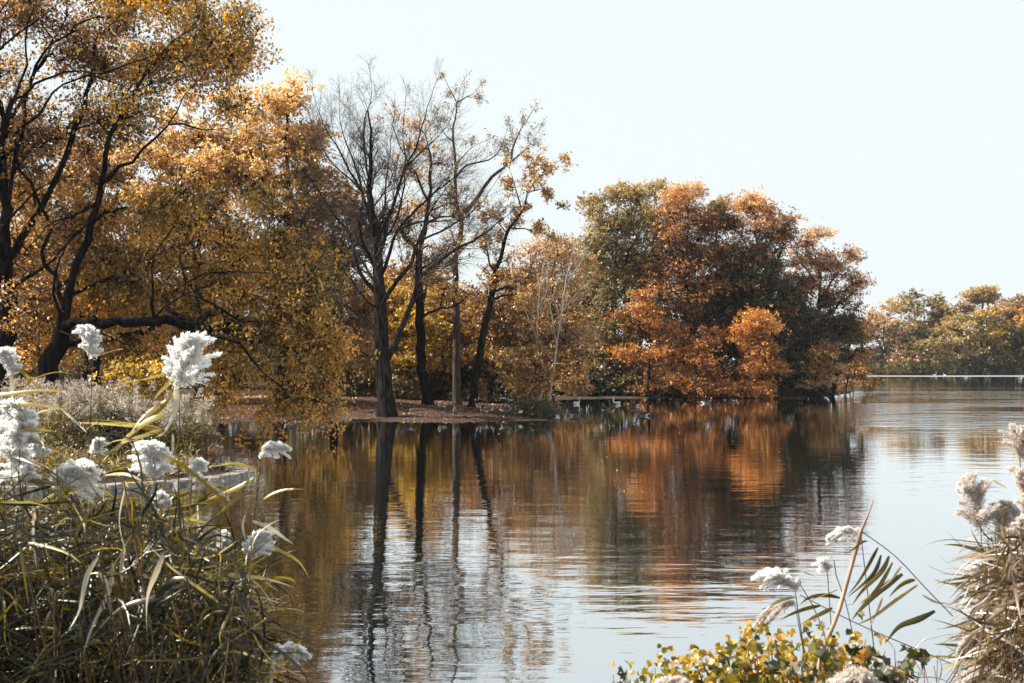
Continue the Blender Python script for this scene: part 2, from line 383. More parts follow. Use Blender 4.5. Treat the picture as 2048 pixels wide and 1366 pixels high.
    if twigs:
        ti = np.repeat(np.arange(n), twigs); M = len(ti)
        dr = nrm(od[ti] + rng.normal(size=(M, 3)) * .6 + np.array([0, 0, upward])); ln = twlen * rng.uniform(.5, 1.3, (M, 1))
        s = tp[ti] + rng.normal(size=(M, 3)) * .03; mid = s + dr * ln * .5 + rng.normal(size=(M, 3)) * .05; end = s + dr * ln + np.array([0, 0, -droop * .5]) * ln
        tubes(gb, np.stack([s, mid, end], 1), np.tile([twr * 1.6, twr, twr * .5], (M, 1)), 3)
    if lpt:
        li = rng.integers(0, n, int(n * lpt * .85))
        M = len(li)
        nsub = max(4, int(lpt / 9)); sub = tp[:, None] + od[:, None] * rng.uniform(0, spread * 1.4, (n, nsub, 1)) + rng.normal(size=(n, nsub, 3)) * spread * np.array([1.1, 1.1, squash])
        sj = rng.integers(0, nsub, M); c = sub[li, sj] + rng.normal(size=(M, 3)) * spread * .30 * np.array([1, 1, .7])
        tsub = rng.normal(size=(n, nsub)) * .17
        c[:, 2] -= droop * rng.uniform(0, 1.2, M)
        c[:, 2] = np.maximum(c[:, 2], .12)
        leaves(gc, c, ls * 1.18, np.clip(tt[li] + tsub[li, sj] + rng.normal(size=M) * .15, 0, 1), droop=droop, flat=flat)
    root = empty(name, base, label, cat, group)
    gt.build('trunk', BARK[bark], root, base, smooth=True)
    if gb.n: gb.build('branches', BARK[bark], root, base, smooth=True)
    if gc.n: gc.build('crown', LM[pal], root, base)
    return root

def fan_tree(label, d, limbs, rt, bark, tips_leaf=0, ls=.14, pal='gold', name='bare_tree', order=(9, 5, 3), ang=.55, len0=3.6, group=None, rads=None, up=.55, start=.25, bark2=None):
    """a bare tree: hand-laid trunk and limbs, each throwing straight rising shoots, branching again and again"""
    base = P(limbs[0][0][0], limbs[0][0][1], d); base[2] = gz(base[0], base[1]) - .15
    gt, gb, gc = Geo(), Geo(), Geo(); done = []; segs = []
    for li, lb in enumerate(limbs):
        pts = np.array([P(q[0], q[1], d) + np.array([0, q[2] if len(q) > 2 else 0, 0]) for q in lb])
        if li == 0: pts[0] = base
        else:
            A = np.vstack(done); k = int(np.argmin(np.linalg.norm(A - pts[0], axis=1))); pts[0] = A[k]
        sp = spline(pts, .6); sp[1:-1] += rng.normal(size=(len(sp) - 2, 3)) * .03
        r0 = rads[li] if rads else (rt if li == 0 else rt * .35)
        t = np.linspace(0, 1, len(sp)); rr = r0 * (1 - .9 * t**1.1) if li else r0 * (1 - .93 * t**1.15)
        rr = np.maximum(rr, .012); lob = None
        if li == 0:
            ins = np.array([base + (sp[1] - base) * f for f in (.15, .4, .7)]); sp = np.vstack([sp[:1], ins, sp[1:]]); rr = np.concatenate([rr[:1], [rr[0]] * 3, rr[1:]])
            lob = (.42 * np.exp(-np.maximum(sp[:, 2] - base[2], 0) / (rt * 1.1)))[None]
        tubes(gt if li == 0 else gb, sp[None], rr[None], 14 if li == 0 else 7, lobes=lob, m=0)
        done.append(sp); segs.append((sp, rr, li))
    batch = {0: [], 1: [], 2: []}; tipsv = []
    def shoot(p, dr, ln, r, lvl):
        npt = 5; q = [p]; cur = dr
        for i in range(npt - 1):
            cur = nrm(cur + rng.normal(size=3) * .10 + np.array([0, 0, .03])); q.append(q[-1] + cur * ln / (npt - 1))
        q = np.array(q); batch[lvl].append((q, r))
        if lvl < 2:
            k = order[lvl + 1]
            for j in range(k):
                f = rng.uniform(.2, 1.0) * (npt - 1); a = int(min(f, npt - 2)); pp = q[a] + (q[a + 1] - q[a]) * (f - a)
                side = rng.normal(size=3); side -= side @ cur * cur; side = nrm(side)
                shoot(pp, nrm(cur + side * ang * rng.uniform(.7, 1.4)), ln * rng.uniform(.35, .6), max(.006, r * .5), lvl + 1)
        else: tipsv.append(q[-1]); tipsv.append(q[2])
    for sp, rr, li in segs:
        n = len(sp); Ltot = np.linalg.norm(np.diff(sp, axis=0), axis=1).sum()
        cnt = int(order[0] * max(.5, Ltot / 9))
        for j in range(cnt):
            f = (rng.uniform(start if li else .45, 1.0)); a = int(f * (n - 2)); tdir = nrm(sp[a + 1] - sp[a])
            side = rng.normal(size=3); side -= side @ tdir * tdir; side = nrm(side)
            dr = nrm(tdir + side * ang * rng.uniform(.8, 1.5) + np.array([0, 0, up * rng.uniform(.3, 1)]))
            shoot(sp[a], dr, len0 * rng.uniform(.6, 1.2) * (1.1 - .68 * f), max(.014, rr[a] * .3), 0)
        shoot(sp[-1], nrm(sp[-1] - sp[-2]), len0 * .38, .02, 0)
    for lvl in batch:
        q = np.array([b[0] for b in batch[lvl]]); r = np.array([b[1] for b in batch[lvl]])[:, None] * np.array([1, .85, .65, .45, .2])
        tubes(gb, q, np.maximum(r, .0045), 4 if lvl == 0 else 3, m=1)
    root = empty(name, base, label, 'tree', group)
    gt.build('trunk', BARK[bark], root, base, smooth=True); gb.build('branches', [BARK[bark], BARK[bark2 or bark]], root, base, smooth=True)
    if tips_leaf:
        tv = np.array(tipsv); li = rng.integers(0, len(tv), int(len(tv) * tips_leaf)); c = tv[li] + rng.normal(size=(len(li), 3)) * .12
        leaves(gc, c, ls * 1.18, np.clip(.5 + .2 * rng.normal(size=len(li)), 0, 1)); gc.build('crown', LM[pal], root, base)
    return root

# ---- left bank
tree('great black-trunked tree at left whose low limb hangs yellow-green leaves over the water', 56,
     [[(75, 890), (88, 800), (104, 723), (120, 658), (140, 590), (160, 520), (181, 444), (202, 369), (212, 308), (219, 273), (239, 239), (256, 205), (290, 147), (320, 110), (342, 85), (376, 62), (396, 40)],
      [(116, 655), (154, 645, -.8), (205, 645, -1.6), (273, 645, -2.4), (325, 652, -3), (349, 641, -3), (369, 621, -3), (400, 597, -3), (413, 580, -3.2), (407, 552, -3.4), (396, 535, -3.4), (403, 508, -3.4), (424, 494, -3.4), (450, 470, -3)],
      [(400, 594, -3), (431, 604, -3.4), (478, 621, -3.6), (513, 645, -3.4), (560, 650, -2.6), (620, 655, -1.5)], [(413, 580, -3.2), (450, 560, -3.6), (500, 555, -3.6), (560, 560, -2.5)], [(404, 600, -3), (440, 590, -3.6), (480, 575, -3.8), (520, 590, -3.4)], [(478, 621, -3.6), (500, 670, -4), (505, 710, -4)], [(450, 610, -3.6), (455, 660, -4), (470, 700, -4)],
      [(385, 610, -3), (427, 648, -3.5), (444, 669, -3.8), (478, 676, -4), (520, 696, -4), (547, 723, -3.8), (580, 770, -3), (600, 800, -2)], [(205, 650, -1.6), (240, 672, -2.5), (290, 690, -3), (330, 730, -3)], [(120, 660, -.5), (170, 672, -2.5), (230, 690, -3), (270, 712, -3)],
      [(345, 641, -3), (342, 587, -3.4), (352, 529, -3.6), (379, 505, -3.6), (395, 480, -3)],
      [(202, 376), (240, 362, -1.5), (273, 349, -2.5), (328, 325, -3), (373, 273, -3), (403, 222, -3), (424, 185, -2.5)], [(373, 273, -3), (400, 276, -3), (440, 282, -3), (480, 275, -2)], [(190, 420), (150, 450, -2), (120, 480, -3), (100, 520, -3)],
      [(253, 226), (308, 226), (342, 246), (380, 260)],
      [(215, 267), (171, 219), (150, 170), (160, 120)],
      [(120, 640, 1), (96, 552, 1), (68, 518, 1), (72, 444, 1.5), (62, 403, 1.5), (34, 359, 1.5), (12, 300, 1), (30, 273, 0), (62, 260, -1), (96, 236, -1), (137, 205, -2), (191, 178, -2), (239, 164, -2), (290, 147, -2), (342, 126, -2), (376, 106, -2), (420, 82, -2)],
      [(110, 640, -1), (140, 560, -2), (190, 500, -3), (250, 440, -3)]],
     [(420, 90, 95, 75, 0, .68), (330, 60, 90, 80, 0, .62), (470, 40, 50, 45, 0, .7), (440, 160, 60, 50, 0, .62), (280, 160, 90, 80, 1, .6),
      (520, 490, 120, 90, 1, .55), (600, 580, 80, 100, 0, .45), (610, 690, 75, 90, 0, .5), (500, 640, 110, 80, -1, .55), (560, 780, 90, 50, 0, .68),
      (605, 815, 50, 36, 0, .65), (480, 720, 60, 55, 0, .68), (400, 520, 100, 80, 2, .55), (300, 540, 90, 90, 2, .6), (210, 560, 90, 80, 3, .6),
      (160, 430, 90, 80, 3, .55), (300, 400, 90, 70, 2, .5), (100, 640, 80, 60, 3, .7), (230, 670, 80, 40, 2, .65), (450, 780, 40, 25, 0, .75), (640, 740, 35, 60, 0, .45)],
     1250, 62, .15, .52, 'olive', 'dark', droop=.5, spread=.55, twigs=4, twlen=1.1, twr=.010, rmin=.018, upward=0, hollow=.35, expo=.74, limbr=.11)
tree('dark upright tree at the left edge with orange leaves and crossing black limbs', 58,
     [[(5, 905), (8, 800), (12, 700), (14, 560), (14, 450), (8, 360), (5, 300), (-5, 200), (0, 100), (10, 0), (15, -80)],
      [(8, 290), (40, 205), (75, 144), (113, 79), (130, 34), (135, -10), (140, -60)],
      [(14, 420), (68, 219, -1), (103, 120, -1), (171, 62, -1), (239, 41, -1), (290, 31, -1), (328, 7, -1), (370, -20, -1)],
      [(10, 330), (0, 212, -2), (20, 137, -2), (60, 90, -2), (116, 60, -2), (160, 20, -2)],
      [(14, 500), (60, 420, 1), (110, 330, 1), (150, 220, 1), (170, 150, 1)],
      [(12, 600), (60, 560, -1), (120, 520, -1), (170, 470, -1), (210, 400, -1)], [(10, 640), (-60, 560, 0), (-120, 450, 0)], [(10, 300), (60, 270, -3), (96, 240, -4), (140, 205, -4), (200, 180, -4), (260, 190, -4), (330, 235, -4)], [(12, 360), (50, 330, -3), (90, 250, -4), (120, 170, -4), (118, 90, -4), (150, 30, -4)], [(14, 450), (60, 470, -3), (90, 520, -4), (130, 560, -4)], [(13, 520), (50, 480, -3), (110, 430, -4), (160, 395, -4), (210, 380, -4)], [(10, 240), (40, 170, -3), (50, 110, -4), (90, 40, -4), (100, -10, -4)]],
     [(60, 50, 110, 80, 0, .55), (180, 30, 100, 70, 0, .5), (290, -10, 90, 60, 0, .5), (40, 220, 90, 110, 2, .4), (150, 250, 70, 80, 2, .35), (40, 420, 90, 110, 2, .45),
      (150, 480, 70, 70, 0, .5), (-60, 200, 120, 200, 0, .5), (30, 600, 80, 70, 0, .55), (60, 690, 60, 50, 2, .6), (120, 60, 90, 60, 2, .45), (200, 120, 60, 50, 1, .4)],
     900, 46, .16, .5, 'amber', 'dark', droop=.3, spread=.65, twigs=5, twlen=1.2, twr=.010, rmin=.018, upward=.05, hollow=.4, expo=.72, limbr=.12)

# ---- golden trees standing behind the shore
gg = 'golden trees behind the lawn'
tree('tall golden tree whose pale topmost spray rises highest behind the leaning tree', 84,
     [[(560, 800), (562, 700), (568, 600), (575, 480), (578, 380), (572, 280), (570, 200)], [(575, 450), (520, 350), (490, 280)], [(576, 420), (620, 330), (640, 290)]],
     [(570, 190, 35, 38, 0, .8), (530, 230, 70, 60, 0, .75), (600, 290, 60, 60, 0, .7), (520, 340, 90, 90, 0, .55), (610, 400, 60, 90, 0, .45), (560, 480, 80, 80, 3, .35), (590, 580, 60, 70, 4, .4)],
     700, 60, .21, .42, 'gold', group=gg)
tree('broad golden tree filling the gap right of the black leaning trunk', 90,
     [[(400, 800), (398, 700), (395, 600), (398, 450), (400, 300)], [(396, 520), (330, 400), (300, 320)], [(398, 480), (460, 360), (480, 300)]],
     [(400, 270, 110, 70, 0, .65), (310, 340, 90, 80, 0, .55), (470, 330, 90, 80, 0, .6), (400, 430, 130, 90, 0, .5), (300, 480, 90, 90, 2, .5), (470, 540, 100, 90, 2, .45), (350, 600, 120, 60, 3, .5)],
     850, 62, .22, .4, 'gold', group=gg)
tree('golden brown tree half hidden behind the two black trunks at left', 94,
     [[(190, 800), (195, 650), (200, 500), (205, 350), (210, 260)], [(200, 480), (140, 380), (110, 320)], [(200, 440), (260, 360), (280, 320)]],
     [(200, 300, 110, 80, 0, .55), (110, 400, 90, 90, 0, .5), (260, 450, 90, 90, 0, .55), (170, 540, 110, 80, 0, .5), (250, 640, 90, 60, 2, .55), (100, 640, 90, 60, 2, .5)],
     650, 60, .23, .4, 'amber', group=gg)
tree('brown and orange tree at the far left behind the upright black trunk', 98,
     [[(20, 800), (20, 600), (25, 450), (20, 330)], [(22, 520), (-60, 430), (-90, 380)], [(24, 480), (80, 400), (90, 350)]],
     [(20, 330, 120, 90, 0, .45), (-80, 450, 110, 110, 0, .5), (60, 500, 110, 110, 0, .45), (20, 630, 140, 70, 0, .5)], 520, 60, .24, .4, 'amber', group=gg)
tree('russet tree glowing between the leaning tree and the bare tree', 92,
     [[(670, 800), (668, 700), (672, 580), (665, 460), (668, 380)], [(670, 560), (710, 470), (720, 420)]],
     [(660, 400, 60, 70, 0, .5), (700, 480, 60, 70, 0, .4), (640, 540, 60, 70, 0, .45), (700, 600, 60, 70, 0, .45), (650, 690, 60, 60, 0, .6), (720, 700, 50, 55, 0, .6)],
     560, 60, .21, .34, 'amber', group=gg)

# ---- the big bare tree on the shore
fan_tree('tall bare tree with a thick flared trunk standing on the shore, limbs fanned out', 78,
    [[(775, 832), (769, 780), (766, 740), (763, 700), (762, 650), (760, 600), (757, 543), (752, 480), (742, 418), (739, 372), (742, 281), (736, 221)],
     [(766, 735, -.4), (790, 690, -.6), (804, 659, -1), (821, 619, -1), (835, 585, -1.2), (843, 557, -1.2), (883, 528, -1.5), (917, 500, -1.5), (960, 480, -1.5), (1010, 440, -1.5)],
     [(760, 610), (780, 590, -1), (798, 562, -1), (821, 537, -1), (838, 490, -1), (856, 440, -1), (880, 400, -1), (905, 370, -1)],
     [(757, 660, .4), (732, 640, .6), (713, 627, .8), (680, 608, 1), (657, 596, 1), (630, 570, 1)],
     [(760, 715, .4), (738, 714, .4), (722, 704, .4), (708, 687, .6), (679, 670, .6), (660, 650, .6)],
     [(757, 612), (738, 604, -1), (727, 588, -1), (715, 578, -1), (699, 573, -1), (668, 559, -1), (640, 560, -1)],
     [(758, 600), (742, 575, 1), (717, 543, 1), (705, 500, 1), (693, 457, 1), (675, 440, 1), (660, 421, 1), (636, 381, 1), (605, 342, 1), (587, 315, 1)],
     [(755, 540), (742, 510, -.6), (730, 493, -.8), (722, 450, -.8), (730, 390, -.8), (711, 360, -1), (690, 318, -1), (678, 297, -1), (651, 251, -1), (633, 200, -1)],
     [(750, 480), (738, 440, .6), (725, 390, .8), (711, 342, 1), (690, 281, 1), (678, 245, 1), (675, 197, 1)],
     [(740, 400), (735, 340, -.6), (730, 260, -.6), (742, 215, -.6), (745, 170, -.6)],
     [(760, 560), (772, 518, .8), (780, 490, .8), (790, 463, .8), (823, 421, 1), (857, 393, 1), (887, 357, 1), (911, 336, 1)],
     [(762, 530), (772, 478, -.8), (784, 430, -.8), (796, 396, -.8), (811, 342, -.8), (832, 306, -1), (845, 263, -1), (857, 221, -1), (869, 184, -1)],
     [(790, 463), (820, 442, 1.5), (860, 436, 2), (908, 433, 2), (950, 430, 2)],
     [(768, 500), (785, 440, 1.6), (800, 380, 2), (806, 320, 2), (800, 260, 2), (805, 200, 2)],
     [(760, 480), (762, 420, 1.4), (768, 350, 1.8), (775, 290, 2), (782, 230, 2)],
     [(693, 457, 1), (655, 448, 1.6), (620, 430, 2), (600, 400, 2)], [(738, 604, -1), (690, 540, -2), (640, 490, -2.4), (608, 430, -2.4)], [(823, 421, 1), (870, 385, 0), (920, 352, -1), (965, 325, -1)],
     [(850, 490, -1), (900, 462, -2), (950, 430, -2.4), (990, 380, -2.4)], [(811, 342, -.8), (850, 300, -.5), (885, 262, 0), (905, 225, 0)], [(690, 380, .8), (650, 310, 1.6), (625, 260, 2), (612, 230, 2)]],
    .60, 'grey', order=(15, 8, 5), ang=.72, len0=4.1, rads=[.60, .24, .17, .13, .10, .09, .17, .14, .12, .10, .15, .15, .09, .10, .10, .07, .08, .09, .08, .07, .07], up=.10, start=.36, bark2='twig')

# ---- the trees behind it
tree('slender dark trunk just right of the bare tree, thin brown-leaved crown high above', 92,
     [[(856, 802), (848, 770), (843, 740), (840, 670), (840, 600), (838, 557), (841, 500), (848, 463), (858, 402), (862, 330), (850, 270)],
      [(840, 636, -1), (858, 628, -1.5), (883, 622, -2), (917, 610, -2), (945, 588, -2), (965, 556, -2)], [(858, 402), (820, 330), (790, 270), (775, 230)], [(862, 330), (880, 290), (890, 250)]],
     [(800, 240, 45, 18, 0, .65), (815, 290, 45, 25, 0, .6), (850, 330, 60, 30, 0, .45), (890, 420, 50, 40, 0, .5), (830, 420, 50, 40, 2, .5), (790, 470, 50, 50, 2, .45), (890, 500, 50, 35, 0, .5), (850, 560, 60, 40, 2, .5), (930, 580, 40, 20, -2, .5)],
     300, 36, .17, .40, 'gold', twigs=5, expo=.55)
fan_tree('tall pale straight-trunked tree with almost leafless twigs at its forked top', 95,
     [[(915, 798), (914, 740), (912, 640), (911, 557), (914, 500), (923, 448), (911, 396), (911, 327), (906, 270), (912, 225), (914, 205), (902, 184), (893, 165)],
      [(922, 440), (950, 402), (984, 354), (1020, 327), (1023, 300), (1044, 257), (1062, 227)], [(914, 212), (935, 195), (955, 178)],
      [(914, 352), (935, 330), (960, 324), (990, 312), (1002, 290), (1014, 260)], [(911, 500), (950, 480), (985, 470)], [(1020, 327), (1050, 300), (1075, 265)], [(908, 290), (885, 262), (875, 240)], [(911, 327), (940, 300), (962, 285)]],
     .36, 'tan', tips_leaf=.9, ls=.13, pal='moss', name='tree', order=(8, 6, 5), ang=.75, len0=2.4, rads=[.36, .20, .07, .10, .07, .07, .06, .06], up=.2, start=.6)
fan_tree('slim leaning tree with arching side limbs and a ragged golden top', 90,
     [[(946, 803), (951, 755), (962, 698), (968, 659), (979, 613), (988, 571), (991, 542), (1002, 517), (1008, 487), (1014, 466), (1044, 421), (1056, 384), (1068, 368), (1081, 354)],
      [(991, 545), (980, 530), (977, 514), (970, 480), (965, 450)], [(991, 600, -.5), (1016, 591, -1), (1040, 590, -1), (1060, 600, -1)], [(989, 578, .5), (1011, 573, 1), (1042, 582, 1), (1064, 613, 1), (1080, 640, 1)],
      [(1012, 470), (1000, 450), (993, 430), (975, 420)], [(1020, 460), (1060, 460), (1090, 470)], [(1044, 421), (1030, 370), (1020, 340)], [(1056, 384), (1085, 380), (1110, 400)], [(1081, 354), (1095, 335), (1112, 325)], [(1062, 376), (1062, 350), (1055, 325)]],
     .36, 'grey', tips_leaf=3.2, ls=.16, pal='gold', name='tree', order=(9, 6, 4), ang=.75, len0=2.2, rads=[.36, .10, .13, .11, .06, .07, .08, .06, .05, .05], up=.15, start=.45)

ug = 'low bright maples beyond the shore trees'
tree('bright yellow young tree seen between the bare tree and the next dark trunk', 104, [[(810, 796), (815, 740), (822, 690), (826, 640)], [(816, 730), (790, 700)]],
     [(820, 650, 60, 50, 0, .55), (800, 710, 50, 45, 0, .65), (865, 700, 50, 50, 0, .6), (790, 600, 60, 50, 3, .45)], 330, 60, .21, .18, 'yellow', group=ug, bf=.2)
tree('orange young tree low behind the slender dark trunk', 108, [[(890, 796), (888, 740), (890, 690), (892, 620)], [(888, 730), (930, 690)]],
     [(880, 620, 60, 50, 0, .5), (900, 690, 55, 45, 0, .55), (940, 640, 50, 60, 0, .45), (920, 735, 45, 28, 0, .7), (850, 560, 60, 50, 3, .4)], 380, 60, .21, .18, 'amber', group=ug)
tree('reddish orange tree with dense low crown behind the leaning slim trunk', 103, [[(1000, 798), (1000, 740), (1005, 690), (1000, 620)], [(1002, 730), (1030, 690)]],
     [(990, 640, 60, 55, 0, .4), (1030, 690, 50, 50, 0, .5), (975, 710, 45, 45, 0, .4), (1020, 590, 50, 40, 2, .55), (1000, 750, 45, 30, 0, .5)], 380, 60, .2, .18, 'amber', group=ug)
tree('dark russet young tree left of the bare trunk in deep shade', 106, [[(735, 797), (733, 740), (735, 690), (730, 630)]],
     [(730, 640, 60, 50, 0, .35), (700, 690, 55, 50, 0, .45), (765, 660, 45, 50, 0, .4), (745, 720, 60, 30, 0, .4)], 320, 60, .21, .18, 'amber', group=ug)

# ---- shore thicket at the tip of the point
tree('feathery golden tree behind the point with a soft pale crown', 103,
     [[(1090, 808), (1092, 740), (1098, 680), (1105, 600), (1110, 520)], [(1095, 690), (1060, 600), (1050, 560)], [(1100, 640), (1140, 560), (1150, 520)]],
     [(1110, 500, 50, 40, 0, .65), (1060, 560, 55, 55, 0, .55), (1140, 560, 45, 60, 0, .55), (1090, 640, 70, 60, 0, .5), (1050, 700, 50, 50, 0, .5), (1150, 660, 35, 70, 2, .45), (1100, 730, 50, 45, 0, .4)],
     700, 60, .17, .22, 'pink', 'tan', twigs=5, twlen=1.0, spread=.5)
tree('orange bush leaning out over dark water right of the point', 100,
     [[(1102, 812), (1110, 770), (1122, 720), (1132, 660)], [(1108, 780), (1140, 750)]], [(1130, 700, 35, 60, 0, .45), (1140, 760, 30, 30, 0, .5), (1110, 770, 30, 35, 0, .5), (1125, 640, 30, 40, 0, .5)], 260, 60, .15, .14, 'amber', cat='bush', name='bush')
for (lb, pts) in (('slender white-barked sapling leaning right over the thicket, taller of two', [[(1092, 815), (1108, 730), (1112, 700), (1120, 640), (1132, 560), (1148, 500), (1160, 470)], [(1114, 690), (1098, 600), (1092, 560)], [(1130, 575), (1165, 520), (1180, 490)], [(1122, 630), (1150, 590), (1172, 570)]]),
                  ('slender white-barked sapling standing upright, left of the taller one', [[(1062, 815), (1070, 730), (1073, 680), (1078, 600), (1084, 540)], [(1073, 680), (1050, 620), (1040, 590)], [(1077, 620), (1095, 580), (1105, 555)]])):
    fan_tree(lb, 84, pts, .10, 'pale', name='sapling', order=(9, 4, 2), ang=.6, len0=1.8, rads=[.10] + [.05] * 3, up=.3, group='pale saplings at the point')
def bush(label, d, cx, cy, rx, ry, n, lpt, ls, pal, bark='grey', group=None, tint=.5, extra=(), **k):
    by = HZ + (H - .3) * F / d
    return tree(label, d, [[(cx, by), (cx, by - ry * .5), (cx + rx * .1, cy)], [(cx, by - ry * .25), (cx - rx * .5, cy)], [(cx, by - ry * .25), (cx + rx * .6, cy + ry * .1)]],
                [(cx, cy, rx, ry, 0, tint)] + list(extra), n, lpt, ls, .06, pal, bark, group, 'bush', 'bush', **dict(dict(twigs=3, spread=.3, twlen=.6, bf=.15), **k))
bush('orange-green reedy bush rooted at the tip of the point', 82, 1075, 760, 42, 55, 200, 45, .13, 'amber', 'tan', twigs=6, upward=.6, droop=.05, extra=[(1070, 700, 35, 45, 0, .45)])
bush('golden bush bending over the shore left of the pale saplings', 86, 1040, 740, 40, 50, 170, 45, .14, 'gold', 'tan')

# dark undergrowth behind the lawn
dg = 'dark undergrowth behind the shore'
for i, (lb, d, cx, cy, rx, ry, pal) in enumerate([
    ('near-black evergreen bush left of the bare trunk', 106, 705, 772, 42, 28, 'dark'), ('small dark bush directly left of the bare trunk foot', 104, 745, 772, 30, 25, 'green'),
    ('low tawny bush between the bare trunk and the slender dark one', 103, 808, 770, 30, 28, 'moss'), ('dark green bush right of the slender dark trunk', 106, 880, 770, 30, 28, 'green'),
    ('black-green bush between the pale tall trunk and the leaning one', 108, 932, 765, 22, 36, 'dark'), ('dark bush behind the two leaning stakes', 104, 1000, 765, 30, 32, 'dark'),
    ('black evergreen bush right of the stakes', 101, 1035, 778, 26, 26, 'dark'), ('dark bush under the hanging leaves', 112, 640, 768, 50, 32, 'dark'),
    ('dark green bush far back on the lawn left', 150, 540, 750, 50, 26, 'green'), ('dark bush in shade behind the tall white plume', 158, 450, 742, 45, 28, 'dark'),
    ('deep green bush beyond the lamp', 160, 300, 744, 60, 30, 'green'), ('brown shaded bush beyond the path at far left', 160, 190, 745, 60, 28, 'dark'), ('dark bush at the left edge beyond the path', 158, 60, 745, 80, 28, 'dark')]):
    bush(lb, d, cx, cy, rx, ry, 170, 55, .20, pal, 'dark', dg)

# woods far behind the lawn
wg = 'woodland trees closing the lawn'
for i, (px, top, rx, pal, lb) in enumerate([(-120, 420, 130, 'amber', 'shaded woodland tree at the extreme left'), (40, 470, 120, 'olive', 'shaded olive woodland tree behind the left trunks'), (170, 450, 110, 'gold', 'shaded golden woodland tree beyond the lamp'),
        (310, 470, 110, 'amber', 'brown woodland tree far behind the leaning limb'), (440, 450, 110, 'olive', 'olive woodland tree far behind the hanging leaves'), (560, 440, 110, 'green', 'green woodland tree beyond the lawn'),
        (680, 470, 100, 'green', 'dark green woodland tree behind the russet one'), (800, 520, 90, 'amber', 'amber woodland tree behind the bare trunk'), (900, 570, 80, 'gold', 'low golden woodland tree seen between the straight trunks'),
        (1000, 560, 80, 'amber', 'amber woodland tree behind the slim leaning trunk'), (1090, 520, 70, 'green', 'green woodland tree behind the feathery thicket')]):
    h = (770 - top) / 2
    tree(lb, 132 + 5 * (i % 3), [[(px, 790), (px + 4, 700), (px - 3, top + h)], [(px, 700), (px - rx * .5, top + h * .9)], [(px, 690), (px + rx * .5, top + h * .8)]],
         [(px, top + h * .5, rx * .7, h * .5, 0, .5), (px - rx * .4, top + h, rx * .6, h * .55, 0, .45), (px + rx * .4, top + h, rx * .6, h * .55, 0, .5), (px, top + h * 1.5, rx, h * .45, 0, .4)],
         260, 60, .36, .3, pal, group=wg, spread=.8, twigs=2)

wd = tree('dark belt of distant woodland closing the view behind the lawn at left', 185, [[(1180, 770), (1180, 700)]],
     [(-250, 690, 200, 60, 0, .5), (0, 690, 180, 60, 0, .4), (200, 695, 180, 55, 3, .5), (420, 695, 180, 55, 0, .4), (640, 695, 180, 55, 3, .4), (860, 700, 160, 50, 0, .4), (1060, 705, 120, 45, 0, .4), (100, 745, 300, 20, -8, .3), (600, 745, 300, 20, -8, .3), (950, 748, 200, 18, -8, .3)],
     900, 70, .55, .3, 'green', 'dark', spread=1.2, twigs=0, name='woodland', cat='woods')
wd['kind'] = 'stuff'
for ch_ in wd.children: ch_['kind'] = 'stuff'

# ---- the far bank in the middle: a wall of oaks and maples
ig = 'autumn trees along the middle bank'
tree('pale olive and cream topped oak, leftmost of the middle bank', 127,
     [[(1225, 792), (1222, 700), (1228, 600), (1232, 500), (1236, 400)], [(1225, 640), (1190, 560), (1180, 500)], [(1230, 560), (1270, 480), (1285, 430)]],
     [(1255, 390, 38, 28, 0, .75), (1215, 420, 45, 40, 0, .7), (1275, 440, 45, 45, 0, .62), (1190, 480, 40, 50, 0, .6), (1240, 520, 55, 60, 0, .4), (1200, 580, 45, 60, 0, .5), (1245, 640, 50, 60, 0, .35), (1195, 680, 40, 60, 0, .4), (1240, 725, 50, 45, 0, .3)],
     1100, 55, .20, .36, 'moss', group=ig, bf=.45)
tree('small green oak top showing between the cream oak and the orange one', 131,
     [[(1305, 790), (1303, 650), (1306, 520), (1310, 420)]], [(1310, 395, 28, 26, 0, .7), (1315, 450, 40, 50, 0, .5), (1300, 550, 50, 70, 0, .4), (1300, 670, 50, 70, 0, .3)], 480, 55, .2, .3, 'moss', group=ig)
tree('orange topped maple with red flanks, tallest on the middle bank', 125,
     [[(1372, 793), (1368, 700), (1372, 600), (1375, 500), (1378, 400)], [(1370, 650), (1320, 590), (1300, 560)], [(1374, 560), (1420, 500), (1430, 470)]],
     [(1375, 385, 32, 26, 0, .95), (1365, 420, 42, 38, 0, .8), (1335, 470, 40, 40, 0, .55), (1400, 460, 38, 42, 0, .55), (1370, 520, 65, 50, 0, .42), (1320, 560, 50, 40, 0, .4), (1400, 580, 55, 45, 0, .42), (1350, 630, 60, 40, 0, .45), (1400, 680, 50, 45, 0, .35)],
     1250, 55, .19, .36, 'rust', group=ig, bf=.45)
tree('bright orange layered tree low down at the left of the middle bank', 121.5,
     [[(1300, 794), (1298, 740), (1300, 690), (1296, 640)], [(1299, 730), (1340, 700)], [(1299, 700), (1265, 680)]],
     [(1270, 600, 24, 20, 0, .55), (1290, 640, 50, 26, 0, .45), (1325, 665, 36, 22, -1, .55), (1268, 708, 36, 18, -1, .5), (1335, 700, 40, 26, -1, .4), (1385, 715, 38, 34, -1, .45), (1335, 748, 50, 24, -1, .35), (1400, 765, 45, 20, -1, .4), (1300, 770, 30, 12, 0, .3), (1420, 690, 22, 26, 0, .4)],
     560, 55, .17, .18, 'orange', group=ig, squash=.5, bf=.15)
